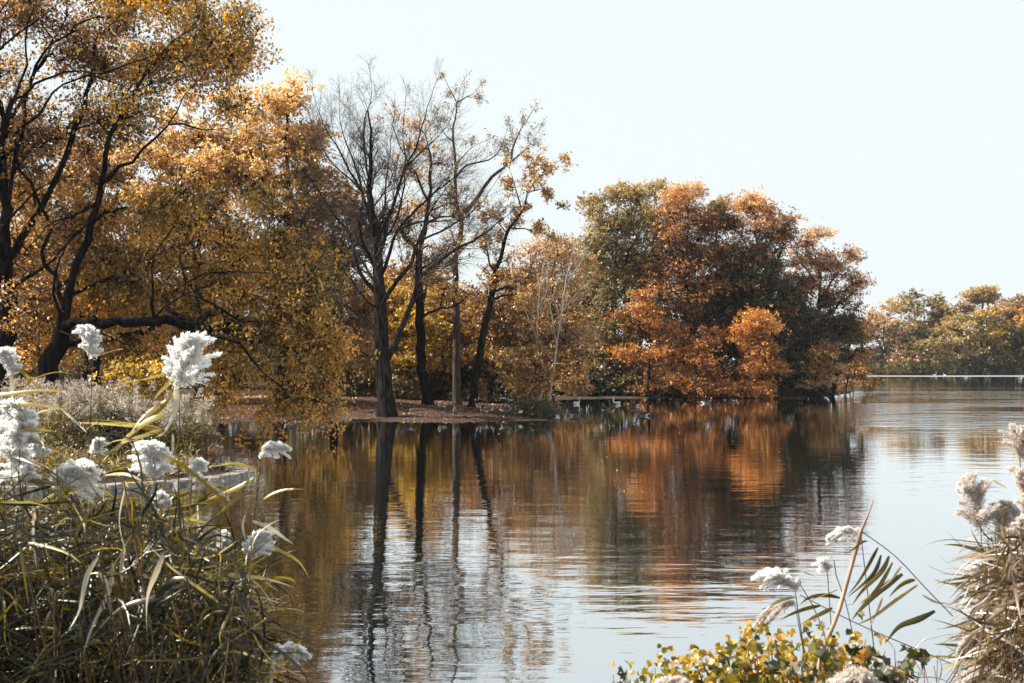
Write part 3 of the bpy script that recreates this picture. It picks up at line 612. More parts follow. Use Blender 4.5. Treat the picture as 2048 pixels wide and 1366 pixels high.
tree('dark green oak behind the orange layers, centre of the middle bank', 127,
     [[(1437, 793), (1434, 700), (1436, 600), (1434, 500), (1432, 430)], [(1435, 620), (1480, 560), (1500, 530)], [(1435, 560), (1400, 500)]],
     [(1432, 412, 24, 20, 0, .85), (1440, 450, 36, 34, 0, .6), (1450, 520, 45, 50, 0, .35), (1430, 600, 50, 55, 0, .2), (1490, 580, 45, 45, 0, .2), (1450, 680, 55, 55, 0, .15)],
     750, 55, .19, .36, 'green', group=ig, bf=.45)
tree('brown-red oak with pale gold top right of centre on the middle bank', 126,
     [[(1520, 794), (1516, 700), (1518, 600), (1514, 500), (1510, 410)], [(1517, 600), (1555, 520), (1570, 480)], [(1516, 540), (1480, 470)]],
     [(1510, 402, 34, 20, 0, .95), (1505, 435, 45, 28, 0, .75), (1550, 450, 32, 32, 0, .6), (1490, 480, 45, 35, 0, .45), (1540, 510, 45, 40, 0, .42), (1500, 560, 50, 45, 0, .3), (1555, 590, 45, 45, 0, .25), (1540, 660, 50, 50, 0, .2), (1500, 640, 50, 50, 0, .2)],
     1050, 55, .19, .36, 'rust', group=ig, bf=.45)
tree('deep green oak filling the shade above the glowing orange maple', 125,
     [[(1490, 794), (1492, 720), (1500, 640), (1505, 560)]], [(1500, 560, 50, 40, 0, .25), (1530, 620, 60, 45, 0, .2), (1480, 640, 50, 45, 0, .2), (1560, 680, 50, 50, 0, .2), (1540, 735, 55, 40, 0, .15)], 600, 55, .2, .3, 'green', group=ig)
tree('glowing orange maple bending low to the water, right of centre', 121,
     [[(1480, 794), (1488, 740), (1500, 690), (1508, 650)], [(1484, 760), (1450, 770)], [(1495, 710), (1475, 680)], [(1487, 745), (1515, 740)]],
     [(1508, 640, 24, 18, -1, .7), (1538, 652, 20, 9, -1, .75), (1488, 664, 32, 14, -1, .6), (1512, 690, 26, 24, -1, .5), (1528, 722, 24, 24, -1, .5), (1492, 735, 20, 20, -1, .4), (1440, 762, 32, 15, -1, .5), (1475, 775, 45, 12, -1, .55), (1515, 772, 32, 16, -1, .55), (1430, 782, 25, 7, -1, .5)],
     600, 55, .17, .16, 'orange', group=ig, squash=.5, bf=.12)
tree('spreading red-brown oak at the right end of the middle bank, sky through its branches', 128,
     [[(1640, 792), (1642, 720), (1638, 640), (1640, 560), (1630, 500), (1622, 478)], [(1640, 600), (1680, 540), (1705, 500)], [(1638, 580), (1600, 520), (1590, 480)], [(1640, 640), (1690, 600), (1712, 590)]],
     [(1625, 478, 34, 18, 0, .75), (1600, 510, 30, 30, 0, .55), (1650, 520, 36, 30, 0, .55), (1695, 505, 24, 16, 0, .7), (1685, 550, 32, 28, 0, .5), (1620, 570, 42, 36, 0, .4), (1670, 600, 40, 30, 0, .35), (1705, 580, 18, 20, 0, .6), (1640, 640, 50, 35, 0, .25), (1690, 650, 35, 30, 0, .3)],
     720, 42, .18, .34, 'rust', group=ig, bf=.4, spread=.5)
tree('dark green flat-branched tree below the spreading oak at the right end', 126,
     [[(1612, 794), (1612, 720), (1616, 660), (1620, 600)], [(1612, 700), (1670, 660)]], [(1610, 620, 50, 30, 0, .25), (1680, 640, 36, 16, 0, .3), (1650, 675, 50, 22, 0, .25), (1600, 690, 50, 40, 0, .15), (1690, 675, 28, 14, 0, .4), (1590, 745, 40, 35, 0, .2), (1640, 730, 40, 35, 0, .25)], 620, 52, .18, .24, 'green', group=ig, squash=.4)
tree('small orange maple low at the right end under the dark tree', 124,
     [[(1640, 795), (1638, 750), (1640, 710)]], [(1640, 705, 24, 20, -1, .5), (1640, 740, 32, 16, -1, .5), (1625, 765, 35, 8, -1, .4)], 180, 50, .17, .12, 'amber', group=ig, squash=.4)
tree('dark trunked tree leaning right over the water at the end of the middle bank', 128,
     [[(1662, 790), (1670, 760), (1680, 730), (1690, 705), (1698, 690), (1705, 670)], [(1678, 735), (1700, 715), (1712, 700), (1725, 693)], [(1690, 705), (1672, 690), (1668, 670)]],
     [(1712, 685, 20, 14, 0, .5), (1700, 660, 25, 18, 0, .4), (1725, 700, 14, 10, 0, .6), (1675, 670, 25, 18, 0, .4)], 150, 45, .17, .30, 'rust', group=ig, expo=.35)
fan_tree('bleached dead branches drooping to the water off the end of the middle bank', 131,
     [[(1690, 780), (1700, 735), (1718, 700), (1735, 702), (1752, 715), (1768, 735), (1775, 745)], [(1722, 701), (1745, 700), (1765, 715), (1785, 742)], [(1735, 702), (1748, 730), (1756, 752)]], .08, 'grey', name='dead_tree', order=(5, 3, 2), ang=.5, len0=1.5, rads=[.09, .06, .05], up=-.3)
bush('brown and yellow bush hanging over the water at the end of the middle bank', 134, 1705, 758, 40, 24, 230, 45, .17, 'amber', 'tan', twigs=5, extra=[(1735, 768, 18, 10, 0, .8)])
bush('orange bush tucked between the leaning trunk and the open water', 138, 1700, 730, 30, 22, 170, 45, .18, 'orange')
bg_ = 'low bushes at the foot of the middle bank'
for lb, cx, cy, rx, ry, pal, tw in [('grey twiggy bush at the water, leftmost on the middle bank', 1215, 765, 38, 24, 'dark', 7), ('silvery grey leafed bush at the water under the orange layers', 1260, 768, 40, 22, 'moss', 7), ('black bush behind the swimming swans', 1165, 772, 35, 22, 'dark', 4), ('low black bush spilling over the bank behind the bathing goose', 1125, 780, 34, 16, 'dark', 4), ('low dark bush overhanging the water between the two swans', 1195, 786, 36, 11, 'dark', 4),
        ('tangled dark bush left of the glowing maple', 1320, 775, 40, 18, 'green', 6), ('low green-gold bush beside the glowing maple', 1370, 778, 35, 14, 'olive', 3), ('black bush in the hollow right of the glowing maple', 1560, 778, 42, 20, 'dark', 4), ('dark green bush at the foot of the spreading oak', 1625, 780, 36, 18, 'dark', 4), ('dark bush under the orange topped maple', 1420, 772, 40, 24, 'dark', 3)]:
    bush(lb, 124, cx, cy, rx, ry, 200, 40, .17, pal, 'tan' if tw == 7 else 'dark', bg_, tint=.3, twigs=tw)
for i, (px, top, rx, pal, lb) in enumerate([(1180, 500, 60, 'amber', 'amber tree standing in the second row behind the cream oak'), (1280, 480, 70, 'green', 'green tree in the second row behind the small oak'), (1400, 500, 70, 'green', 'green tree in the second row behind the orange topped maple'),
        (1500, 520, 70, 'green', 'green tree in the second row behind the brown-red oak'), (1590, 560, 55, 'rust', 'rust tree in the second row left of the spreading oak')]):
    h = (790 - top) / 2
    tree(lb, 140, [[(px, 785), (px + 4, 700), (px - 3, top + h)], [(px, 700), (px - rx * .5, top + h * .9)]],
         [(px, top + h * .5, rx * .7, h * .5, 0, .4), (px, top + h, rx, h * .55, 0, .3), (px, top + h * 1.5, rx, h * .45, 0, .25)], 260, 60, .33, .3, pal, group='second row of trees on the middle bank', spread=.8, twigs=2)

# ---- far shore, 300 m off
fg = 'trees on the far shore'
for lb, d, px, top, rx, pal, bl in [
    ('pinkish gold tree at the left end of the far shore', 306, 1768, 612, 52, 'pink', [(1768, 640, 45, 28, 0, .65), (1745, 680, 32, 30, 0, .6), (1790, 680, 32, 30, 0, .5), (1760, 715, 40, 20, 0, .45)]),
    ('grey-brown domed tree rising behind the pinkish one', 322, 1848, 585, 50, 'moss', [(1848, 605, 42, 20, 0, .5), (1825, 630, 40, 28, 0, .45), (1875, 630, 32, 30, 0, .45), (1850, 665, 48, 28, 0, .4), (1845, 700, 50, 30, 0, .3)]),
    ('dark green tree in the gap below the grey-brown dome', 308, 1818, 660, 26, 'dark', [(1812, 690, 26, 28, 0, .5), (1830, 715, 30, 18, 0, .5)]),
    ('small golden-green tree standing forward in the far shore gap', 303, 1850, 665, 24, 'moss', [(1848, 690, 20, 22, 0, .7), (1862, 715, 26, 18, 0, .6)]),
    ('brown topped tree left of the big yellow one, far shore', 320, 1915, 603, 40, 'pink', [(1905, 620, 35, 15, 0, .4), (1900, 650, 36, 24, 0, .45), (1895, 690, 30, 30, 0, .4)]),
    ('big yellow-green tree, brightest on the far shore', 304, 1962, 612, 55, 'yellow', [(1970, 630, 32, 20, 0, .35), (1985, 665, 34, 28, 0, .4), (1960, 690, 34, 26, 0, .45), (1990, 705, 28, 25, 0, .25)]),
    ('golden tree joined to the left side of the yellow one, far shore', 303, 1915, 640, 45, 'moss', [(1920, 662, 38, 22, 0, .8), (1900, 690, 26, 22, 0, .8), (1925, 705, 26, 14, 0, .75)]),
    ('airy pale tree top standing up above the far shore canopy', 326, 1965, 580, 20, 'moss', [(1965, 592, 20, 10, 0, .8)]),
    ('pink-brown tree behind and right of the yellow one, far shore', 318, 2020, 594, 50, 'pink', [(2015, 612, 40, 18, 0, .5), (2045, 620, 35, 22, 0, .5), (2020, 645, 40, 20, 0, .35)]),
    ('dark blue-green evergreen at the right edge of the far shore', 304, 2025, 640, 40, 'dark', [(2020, 665, 28, 24, 0, .8), (2045, 690, 40, 34, 0, .6), (2020, 715, 40, 26, 0, .5)]),
    ('yellow-green tree partly out of frame at the far right shore', 309, 2075, 615, 40, 'olive', [(2062, 640, 30, 24, 0, .7), (2090, 660, 40, 40, 0, .6)]),
    ('rust coloured low tree at the far shore, its leaves reaching the reeds', 302, 1815, 700, 34, 'pink', [(1805, 722, 26, 13, 0, .35), (1835, 730, 26, 11, 0, .4)]),
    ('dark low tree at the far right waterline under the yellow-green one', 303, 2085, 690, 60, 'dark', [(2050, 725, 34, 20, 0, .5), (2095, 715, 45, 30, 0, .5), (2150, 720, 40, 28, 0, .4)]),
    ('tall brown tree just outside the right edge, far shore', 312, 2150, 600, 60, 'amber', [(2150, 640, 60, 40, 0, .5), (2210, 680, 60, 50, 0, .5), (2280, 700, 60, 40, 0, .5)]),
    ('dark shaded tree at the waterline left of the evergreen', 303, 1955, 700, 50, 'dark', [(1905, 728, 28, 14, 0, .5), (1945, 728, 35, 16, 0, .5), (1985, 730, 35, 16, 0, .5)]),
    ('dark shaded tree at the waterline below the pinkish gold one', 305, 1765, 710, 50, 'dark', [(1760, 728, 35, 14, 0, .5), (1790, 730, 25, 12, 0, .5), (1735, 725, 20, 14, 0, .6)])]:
    tree(lb, d, [[(px, 748), (px + 1, 720), (px, (top + 745) / 2), (px, top + 16)], [(px, 705), (px - rx * .4, (top + 745) / 2 - 12)], [(px, 710), (px + rx * .4, (top + 745) / 2 - 8)]], bl,
         240, 60, .46, .4, pal, 'dark', fg, spread=.9, twigs=2, twlen=1.5, twr=.02, rmin=.03)
tag(None or tree('distant wooded skyline closing the far shore at right', 350, [[(2150, 745), (2150, 650)]], [(1760, 665, 60, 25, 0, .5), (1860, 650, 60, 25, 0, .5), (1960, 655, 60, 30, 0, .4), (2060, 650, 70, 30, 0, .4), (2250, 650, 200, 50, 0, .5), (1800, 715, 120, 30, 0, .3), (1950, 710, 140, 34, 0, .25), (2120, 705, 120, 38, 0, .3), (2320, 700, 150, 44, 0, .3)], 800, 60, .7, .5, 'green', 'dark', spread=1.6, twigs=0, cat='tree'), kind=None)

# ------------------------------------------------------------------ reeds
REED = leaf_mat('reed_leaf', [(.009, .012, .007), (.030, .031, .011), (.20, .145, .022), (.46, .35, .08), (.62, .57, .50)], tr=.36, gloss=.035, rough=.33)
STEM = noise_mat('reed_stem', (.05, .03, .018), (.20, .13, .07), 20, rough=.6)
CANE = noise_mat('dry_cane', (.22, .13, .085), (.50, .36, .27), 14, rough=.5, stretch=(1, 1, .3))
FLUFF = leaf_mat('plume_white', [(1.0, .97, .93), (1.18, 1.17, 1.16), (1.24, 1.24, 1.24)], tr=.68, gloss=.0)
FLUFFT = leaf_mat('plume_tan', [(.62, .51, .44), (.88, .78, .71), (1.0, .96, .92)], tr=.45, gloss=.0)

REEDDRY = leaf_mat('dry_reed_leaf', [(.020, .014, .010), (.085, .050, .028), (.19, .13, .030), (.36, .25, .17), (.60, .51, .45)], tr=.38, gloss=.05, rough=.35)
FLUFFM = leaf_mat('plume_far', [(.34, .28, .24), (.60, .53, .48), (.80, .75, .70)], tr=.45, gloss=.0)
def blades(g, A, B, wid, arch, tint, seg=7, face=None, twist=.6):
    """long lance-shaped leaves from A to B (m,3), bowed by arch metres, slightly folded along the midrib"""
    A = np.asarray(A, float); B = np.asarray(B, float); M = len(A); t = np.linspace(0, 1, seg + 1)[None, :, None]
    arch = np.broadcast_to(arch, (M,))[:, None, None]; ln = np.linalg.norm(B - A, axis=1)
    side = rng.normal(size=(M, 1, 3)) * .06 * ln[:, None, None]
    C = A[:, None] * (1 - t) + B[:, None] * t + np.array([0, 0, 1.]) * arch * 4 * t * (1 - t) + side * np.sin(t * math.pi)
    C += rng.normal(size=(M, 1, 3)) * .02 * ln[:, None, None] * np.sin(t * 2 * math.pi)
    T = nrm(np.gradient(C, axis=1))
    nv = rng.normal(size=(M, 1, 3)) * .5 + np.array([0, -.75, .55]) if face is None else np.asarray(face, float).reshape(-1, 1, 3) + rng.normal(size=(M, 1, 3)) * .1
    W = nrm(np.cross(T, nrm(nv))); Nn = np.cross(W, T)
    an = rng.normal(size=(M, 1, 1)) * twist * t; W = W * np.cos(an) + Nn * np.sin(an)
    prof = (np.minimum(1, .35 + t * 3.0) * (1 - t**2.2))**.9
    wv = np.broadcast_to(wid, (M,))[:, None, None] * prof * .5 + .0004
    V = np.stack([C + W * wv, C + Nn * wv * .28, C - W * wv], 2)
    I = np.arange(M * (seg + 1) * 3).reshape(M, seg + 1, 3)
    q = np.concatenate([np.stack([I[:, :-1, j], I[:, 1:, j], I[:, 1:, j + 1], I[:, :-1, j + 1]], -1).reshape(-1, 4) for j in (0, 1)])
    tt = np.broadcast_to(tint, (M,))[:, None] + np.linspace(-.04, .16, seg + 1)[None]
    g.add(V.reshape(-1, 3), q, tint=np.clip(np.repeat(tt.ravel(), 3), 0, 1))

def plume(g, a, b, wid, nb=46, ns=30, nod=.3, tuft=.017, sparse=1.0, k=6, wind=(-.3, 0, 0)):
    """a feathery seed head: side branches with drooping fluff along the rachis a->b"""
    a = np.asarray(a, float); b = np.asarray(b, float); Lr = np.linalg.norm(b - a); ax = (b - a) / Lr
    side = nrm(np.cross(ax, [0, 1., 0])[None])[0]; 
    nb = int(nb * .85); t = np.sort(rng.uniform(0, 1, nb))**.9
    bend = np.array([0, 0, -1.]) * nod * Lr
    nb_ = nb; root = a + ax * Lr * t[:, None] * .84 + bend * (t[:, None]**2) * .5
    rd = rng.normal(size=(nb, 3)); rd -= (rd @ ax)[:, None] * ax; rd = nrm(rd)
    rd[:, 1] *= .45
    dr = nrm(ax * (.35 + .75 * t[:, None]) + rd * rng.uniform(.35, 1.1, (nb, 1)) * max(.75, wid / Lr) + side * .25 * np.sign(wind[0]))
    prof = np.sin(np.clip(t * .8 + .22, 0, 1) * math.pi)**.7
    ln = ((.30 * Lr + .17 * wid) * (.6 + .6 * prof) * rng.uniform(.7, 1.15, nb))[:, None]
    s = np.linspace(0, 1, ns)[None, :, None]
    Pp = root[:, None] + dr[:, None] * ln[:, None] * s + (np.array([0, 0, -1.]) * nod * .75 + np.asarray(wind) * .4) * ln[:, None] * s**2
    c = np.repeat(Pp[:, 1:].reshape(-1, 3), k, 0); M = len(c)
    sv = np.repeat(np.broadcast_to(s[:, 1:, 0], (nb, ns - 1)).ravel(), k)
    c = c + rng.normal(size=(M, 3)) * wid * .055 * (1.15 - sv[:, None])
    d1 = nrm(np.repeat((Pp[:, 1:] - Pp[:, :-1]).reshape(-1, 3), k, 0)); d1 = nrm(d1 + rng.normal(size=(M, 3)) * .7 * sparse + np.array([0, 0, -.25 * nod]))
    wv = nrm(np.cross(d1, rng.normal(size=(M, 3))))
    L_ = tuft * rng.uniform(.7, 1.9, (M, 1)); W_ = L_ * .19 / sparse
    v = np.stack([c - d1 * L_ * .5, c + wv * W_ * .5, c + d1 * L_ * .5, c - wv * W_ * .5], 1)
    bt = np.repeat(rng.normal(size=nb) * .12, (ns - 1) * k)
    g.add(v.reshape(-1, 3), np.arange(M * 4).reshape(-1, 4), tint=np.repeat(np.clip(.25 + .5 * sv + bt + rng.normal(size=M) * .12, 0, 1), 4))
    sel = rng.permutation(nb)[:max(6, nb // 3)]
    return root, Pp[sel]

def gp(x, d): return gz(x, d)
def reed(label, base, tip, wid, d, foot, lv=(), tan=False, nod=.3, nb=46, sparse=1.0, group='plumed reeds on the near bank', nleaf=4, ltint=.45, blow=-1, tuft=.017, dt=0):
    """one reed: stem from the bank to the plume, the plume, and leaf blades given as (x0,y0,x1,y1,width px,arch px,tint)"""
    a = P(*base, d); b = P(*tip, d) + np.array([0, dt, 0]); s = d / F
    fx = (foot - CX) / F * d; f = np.array([fx, d + rng.uniform(-.1, .25), 0]); f[2] = gp(f[0], f[1]) - .03
    root = empty('reed', f, label, 'reed', group)
    mid = f * .5 + a * .5 + np.array([(a[0] - f[0]) * -.12, 0, .12])
    sp = spline([f, mid, a], .12); g = Geo(); end = a + (b - a) * .75
    sp2 = np.vstack([sp, end]); r = np.linspace(.0055, .0022, len(sp2)); tubes(g, sp2[None], r[None], 6); g.build('stem', STEM, root, f, smooth=True)
    g = Geo(); plume(g, a, b, wid * s, nb=nb, nod=nod, sparse=sparse, wind=(blow * .4, 0, 0), tuft=tuft); g.build('plume', FLUFFT if tan else FLUFF, root, f)
    for q in lv:
        x0, y0, x1, y1, w_, ar, ti = q; g = Geo()
        blades(g, [P(x0, y0, d)], [P(x1, y1, d) + np.array([0, rng.uniform(-.1, .1), 0])], w_ * s, ar * s, ti, seg=12, twist=.25); g.build('leaf', REED, root, f, smooth=True)
    n = len(sp)
    for j in range(nleaf):
        i = int(n * rng.uniform(.45, .93)); p = sp[min(i, n - 1)]; ln = rng.uniform(.22, .42); sg = blow if rng.uniform() < .7 else -blow
        g = Geo(); e = p + np.array([sg * ln * rng.uniform(.5, 1), rng.uniform(-.3, .3) * ln, ln * rng.uniform(-.7, .35)])
        blades(g, [p], [e], rng.uniform(.014, .024), ln * rng.uniform(.0, .08), np.clip(ltint + rng.normal() * .2, 0, 1), seg=9); g.build('leaf', REED, root, f, smooth=True)
    return root

reed('white plume reed standing highest at left, ragged plume against the dark trunk', (186, 708), (168, 640), 66, 5.5, 150, [(190, 704, 252, 698, 5, 0, .75)], nod=.45)
reed('tallest white plume, a broad fan tilted right in front of the hanging leaves', (360, 770), (393, 662), 112, 5.5, 330,
     [(350, 750, 238, 768, 9, 6, .62), (345, 752, 300, 800, 9, 4, .75), (352, 765, 340, 865, 14, -2, .9), (332, 800, 268, 868, 12, 6, .7), (330, 830, 228, 905, 15, 8, .72), (336, 862, 136, 846, 15, -3, .68), (335, 850, 215, 925, 13, 10, .58),
      (330, 870, 300, 880, 8, 3, .5), (372, 742, 428, 772, 6, 2, .9), (345, 868, 335, 960, 14, 0, .92), (338, 905, 210, 945, 12, 10, .6), (345, 780, 262, 880, 11, 5, .55)], nod=.25, nb=70, blow=1)
reed('oval white plume cut by the left edge of the frame, upper one', (22, 748), (10, 678), 58, 5.5, 30, [(25, 770, 150, 752, 9, 8, .62), (30, 735, 90, 800, 7, 6, .6), (20, 745, 28, 840, 11, 0, .85)], nod=.55)
reed('big drooping white plume at the left edge below the oval one', (40, 895), (24, 760), 112, 4.7, 20, [(-20, 782, 146, 784, 9, 4, .62), (-15, 812, 150, 822, 9, 8, .62), (30, 850, 128, 860, 10, 8, .6), (-10, 875, 112, 908, 11, 9, .6)], nod=.6, nb=70)
reed('white plume in the corner between the two edge plumes, thin and bent', (-2, 880), (2, 780), 90, 5.0, -20, [(-10, 925, 100, 944, 12, 8, .6), (-20, 948, 108, 962, 12, 9, .55)], nod=.5)
reed('fat white plume hanging just below the tall one, left of the reed bed', (310, 952), (302, 862), 92, 5.0, 330, [(310, 960, 230, 1000, 10, 8, .5), (365, 965, 455, 985, 8, 6, .55), (300, 1000, 190, 1010, 11, 8, .5)], nod=.5, nb=75)
reed('wide white plume bowed to the right above the tangle at left', (110, 972), (186, 900), 100, 5.0, 90, [(150, 970, 90, 1060, 11, 8, .7), (195, 960, 215, 1000, 8, 0, .55)], nod=.7, nb=70, blow=1)
reed('small white plume in front of the stone edging', (384, 952), (402, 908), 46, 5.5, 330, [(400, 975, 470, 1010, 8, 10, .9), (350, 990, 280, 1060, 9, 5, .6)], nod=.5, nb=36)
reed('lone white plume curled right over the dark water', (522, 912), (572, 866), 46, 5.5, 440, [(512, 940, 420, 935, 9, 6, .6), (508, 955, 400, 1010, 9, 14, .65), (500, 985, 430, 1040, 9, 8, .5), (520, 905, 526, 880, 6, 0, .6)], nod=.8, nb=34, blow=1)
reed('soft grey-white plume low among the right-hand leaves of the left clump, left of two', (432, 1112), (452, 1052), 42, 5.8, 400, [(440, 1060, 345, 1050, 11, 8, .62), (430, 1090, 330, 1085, 9, 8, .5)], nod=.4, nb=34)
reed('brownish white plume with a long pale leaf crossing it, right of two', (498, 1112), (532, 1048), 58, 5.5, 450, [(505, 1042, 582, 1092, 9, 6, .9), (490, 1030, 500, 1080, 9, 0, .95), (480, 1110, 420, 1200, 9, 6, .55), (500, 1150, 552, 1200, 8, 8, .5)], nod=.5, nb=50, tan=False, blow=1)
reed('isolated white plume nodding over the water at the bottom', (548, 1312), (606, 1276), 48, 5.0, 470, [(556, 1300, 545, 1380, 10, 0, .95), (548, 1310, 480, 1290, 6, 5, .9), (530, 1320, 450, 1262, 8, 4, .8), (450, 1262, 520, 1340, 15, 10, .12)], nod=.75, nb=42, blow=1)
reed('white plume half hidden behind yellow leaves at the left edge', (44, 960), (26, 870), 100, 4.9, 40, [(40, 960, 140, 990, 9, 8, .5)], nod=.5, nb=60)
reed('small ragged plume peeping out above the wide bowed one', (185, 905), (205, 878), 34, 5.4, 150, [], nod=.3, nb=26, blow=1)
reed('white plume at the left edge low beside the black stem', (10, 915), (0, 840), 84, 5.2, -10, [], nod=.5)
reed('tan plume between the wide bowed plume and the left edge', (88, 912), (70, 880), 42, 5.6, 70, [], nod=.4, nb=34)
reed('pale plume with few hairs showing under the fat hanging one', (322, 1020), (320, 975), 48, 5.3, 330, [(320, 1010, 300, 1120, 10, 0, .8), (322, 1020, 250, 1110, 10, 8, .6)], nod=.5, nb=30)
# right-hand clump
rg = 'plumed reeds at the right edge'
reed('open brown plume on a dark stem, leftmost in the right-hand clump', (1962, 1062), (1934, 925), 110, 5.0, 2010, [(1960, 1065, 1905, 1105, 7, 6, .85), (1968, 1100, 1900, 1095, 8, 3, .3)], tan=True, nod=.4, nb=34, sparse=1.6, group=rg, blow=1, tuft=.02)
reed('soft pale plume right of the open brown one', (1995, 1078), (2020, 975), 100, 5.0, 2060, [(1985, 960, 2000, 975, 5, 2, .6)], tan=True, nod=.6, nb=60, sparse=1.3, group=rg)
reed('wispy pale plume topmost at the right edge', (2040, 930), (2036, 825), 90, 5.4, 2090, [], tan=True, nod=.5, nb=40, sparse=1.6, group=rg)
reed('wispy pale plume second from the top at the right edge', (2050, 1020), (2042, 910), 95, 5.2, 2100, [], tan=True, nod=.5, nb=46, sparse=1.6, group=rg)
reed('pale plume cut by the right edge above the leaves', (2048, 1110), (2055, 1010), 90, 4.8, 2120, [], tan=True, nod=.5, nb=50, sparse=1.3, group=rg)
reed('hanging pink-tan plume at the right edge halfway down the clump', (2044, 1205), (2034, 1238), 50, 4.6, 2100, [], tan=True, nod=1.0, nb=40, sparse=1.2, group=rg)
reed('pink-tan plume lying level over the clump near the bottom right', (1990, 1262), (1925, 1268), 56, 4.6, 2060, [], tan=True, nod=1.0, nb=46, sparse=1.3, group=rg)
reed('large pink-tan plume at the bottom, rightmost but one', (1975, 1385), (1962, 1305), 110, 4.3, 1990, [], tan=True, nod=.9, nb=80, sparse=1.2, group=rg)
reed('pink-tan plume in the bottom right corner', (2050, 1390), (2052, 1320), 80, 4.3, 2080, [], tan=True, nod=.9, nb=60, sparse=1.2, group=rg)
# plumes near the bottom centre right
cg = 'plumed reeds around the yellow bush'
reed('large shaggy pink-tan plume in front of the yellow bush', (1728, 1400), (1705, 1300), 118, 4.0, 1740, [], tan=True, nod=.85, nb=95, sparse=1.15, group=cg, tuft=.02)
reed('second shaggy tan plume behind the large one, to its right', (1792, 1390), (1772, 1300), 70, 4.6, 1800, [], tan=True, nod=.8, nb=50, sparse=1.3, group=cg)
reed('tan plume lying in yellow leaves at the left end of the bush', (1370, 1375), (1318, 1350), 80, 4.0, 1400, [], tan=True, nod=.8, nb=60, sparse=1.4, group=cg)
reed('silvery plume drooping left over the ripples', (1590, 1180), (1520, 1112), 56, 5.6, 1660, [(1580, 1140, 1622, 1148, 4, 2, .3)], nod=.75, nb=46, sparse=1.3, group=cg, tuft=.02, nleaf=1)
reed('faint silvery plume beside the diagonal cane', (1655, 1145), (1646, 1100), 40, 6.0, 1700, [], nod=.7, nb=22, sparse=1.7, group=cg, nleaf=1)
reed('small silvery plume above the diagonal cane, pointing left', (1722, 1068), (1660, 1044), 32, 6.0, 1800, [], nod=.8, nb=26, sparse=1.6, group=cg, nleaf=0)
reed('thin tan plume with hairs hanging like a comb', (1590, 1206), (1502, 1222), 34, 5.6, 1680, [], tan=True, nod=1.2, nb=22, sparse=1.8, group=cg, nleaf=0, tuft=.024)

# the broken cane and its fan of hanging leaves
a, b_, d0 = (1628, 1400), (1722, 1062), 4.6
f = P(1600, 1500, d0); f[2] = gp(f[0], f[1]) - .03
root = empty('broken_reed', f, 'broken pinkish cane leaning across the water with a bare snapped tip and dangling leaves', 'reed')
g = Geo(); pts = spline([f, P(*a, d0), P(1680, 1215, d0), P(*b_, d0)], .1); tubes(g, pts[None], np.linspace(.0105, .0085, len(pts))[None], 10)
g.build('stem', CANE, root, f, smooth=True)
g = Geo(); tubes(g, np.array([P(1720, 1066, d0), P(1734, 1035, d0), P(1747, 1000, d0)])[None], np.array([[.008, .004, .002]]), 8); g.build('broken_tip', CANE, root, f, smooth=True)
g = Geo(); tubes(g, spline([P(1722, 1062, d0), P(1790, 1112, d0), P(1850, 1175, d0), P(1905, 1232, d0)], .05)[None], np.full((1, len(spline([P(1722, 1062, d0), P(1790, 1112, d0), P(1850, 1175, d0), P(1905, 1232, d0)], .05))), .0022), 5)
g.build('dangling_stem', STEM, root, f, smooth=True)
s = d0 / F
for q in [(1756, 1095, 1695, 1190, 7, -4, .35), (1762, 1110, 1695, 1195, 8, -4, .3), (1778, 1112, 1705, 1210, 10, -3, .42), (1785, 1125, 1720, 1207, 8, -4, .5), (1805, 1148, 1703, 1240, 13, -4, .3), (1830, 1160, 1778, 1195, 9, 3, .45),
          (1835, 1170, 1710, 1250, 7, -3, .7), (1803, 1133, 1760, 1178, 5, 6, .85), (1870, 1222, 1770, 1288, 13, -3, .28), (1734, 1082, 1688, 1108, 5, 0, .5), (1765, 1195, 1738, 1260, 5, 5, .9), (1845, 1190, 1905, 1208, 5, 0, .85)]:
    g = Geo(); blades(g, [P(q[0], q[1], d0)], [P(q[2], q[3], d0)], q[4] * s, q[5] * s, q[6], seg=12, twist=.2, face=(0, -.9, .3)); g.build('leaf', REED, root, f, smooth=True)
for lb, pp, lv in [('long thin dark stem sloping down to the right behind the yellow bush', [(1600, 1190), (1720, 1250), (1850, 1305), (1960, 1352)], [(1590, 1195, 1520, 1235, 10, 8, .35), (1640, 1212, 1560, 1240, 9, 6, .4), (1675, 1180, 1605, 1215, 7, 5, .45), (1680, 1196, 1600, 1210, 9, 4, .35), (1665, 1216, 1600, 1250, 9, 5, .55)]),
               ('thin dark stem rising left beside the broken cane', [(1705, 1265), (1690, 1200), (1672, 1150), (1668, 1120)], []), ('short leaning stem with a seedless tip left of the broken cane', [(1650, 1270), (1625, 1210), (1602, 1172), (1600, 1160)], [])]:
    g = Geo(); sp = spline([P(*q, 5.2) for q in pp], .06); lo = sp[np.argmin(sp[:, 2])].copy(); gr = lo + np.array([.15, .3, 0]); gr[2] = gp(gr[0], gr[1]) - .03
    if sp[0][2] > sp[-1][2]: sp = np.vstack([sp, gr])
    else: sp = np.vstack([gr, sp])
    root = empty('reed', gr, lb, 'reed'); tubes(g, sp[None], np.full((1, len(sp)), .0024), 5); g.build('stem', STEM, root, gr, smooth=True)
    for q in lv:
        g = Geo(); blades(g, [P(q[0], q[1], 5.2)], [P(q[2], q[3], 5.2)], q[4] * 5.2 / F, q[5] * 5.2 / F, q[6], seg=10, twist=.3); g.build('leaf', REED, root, gr, smooth=True)

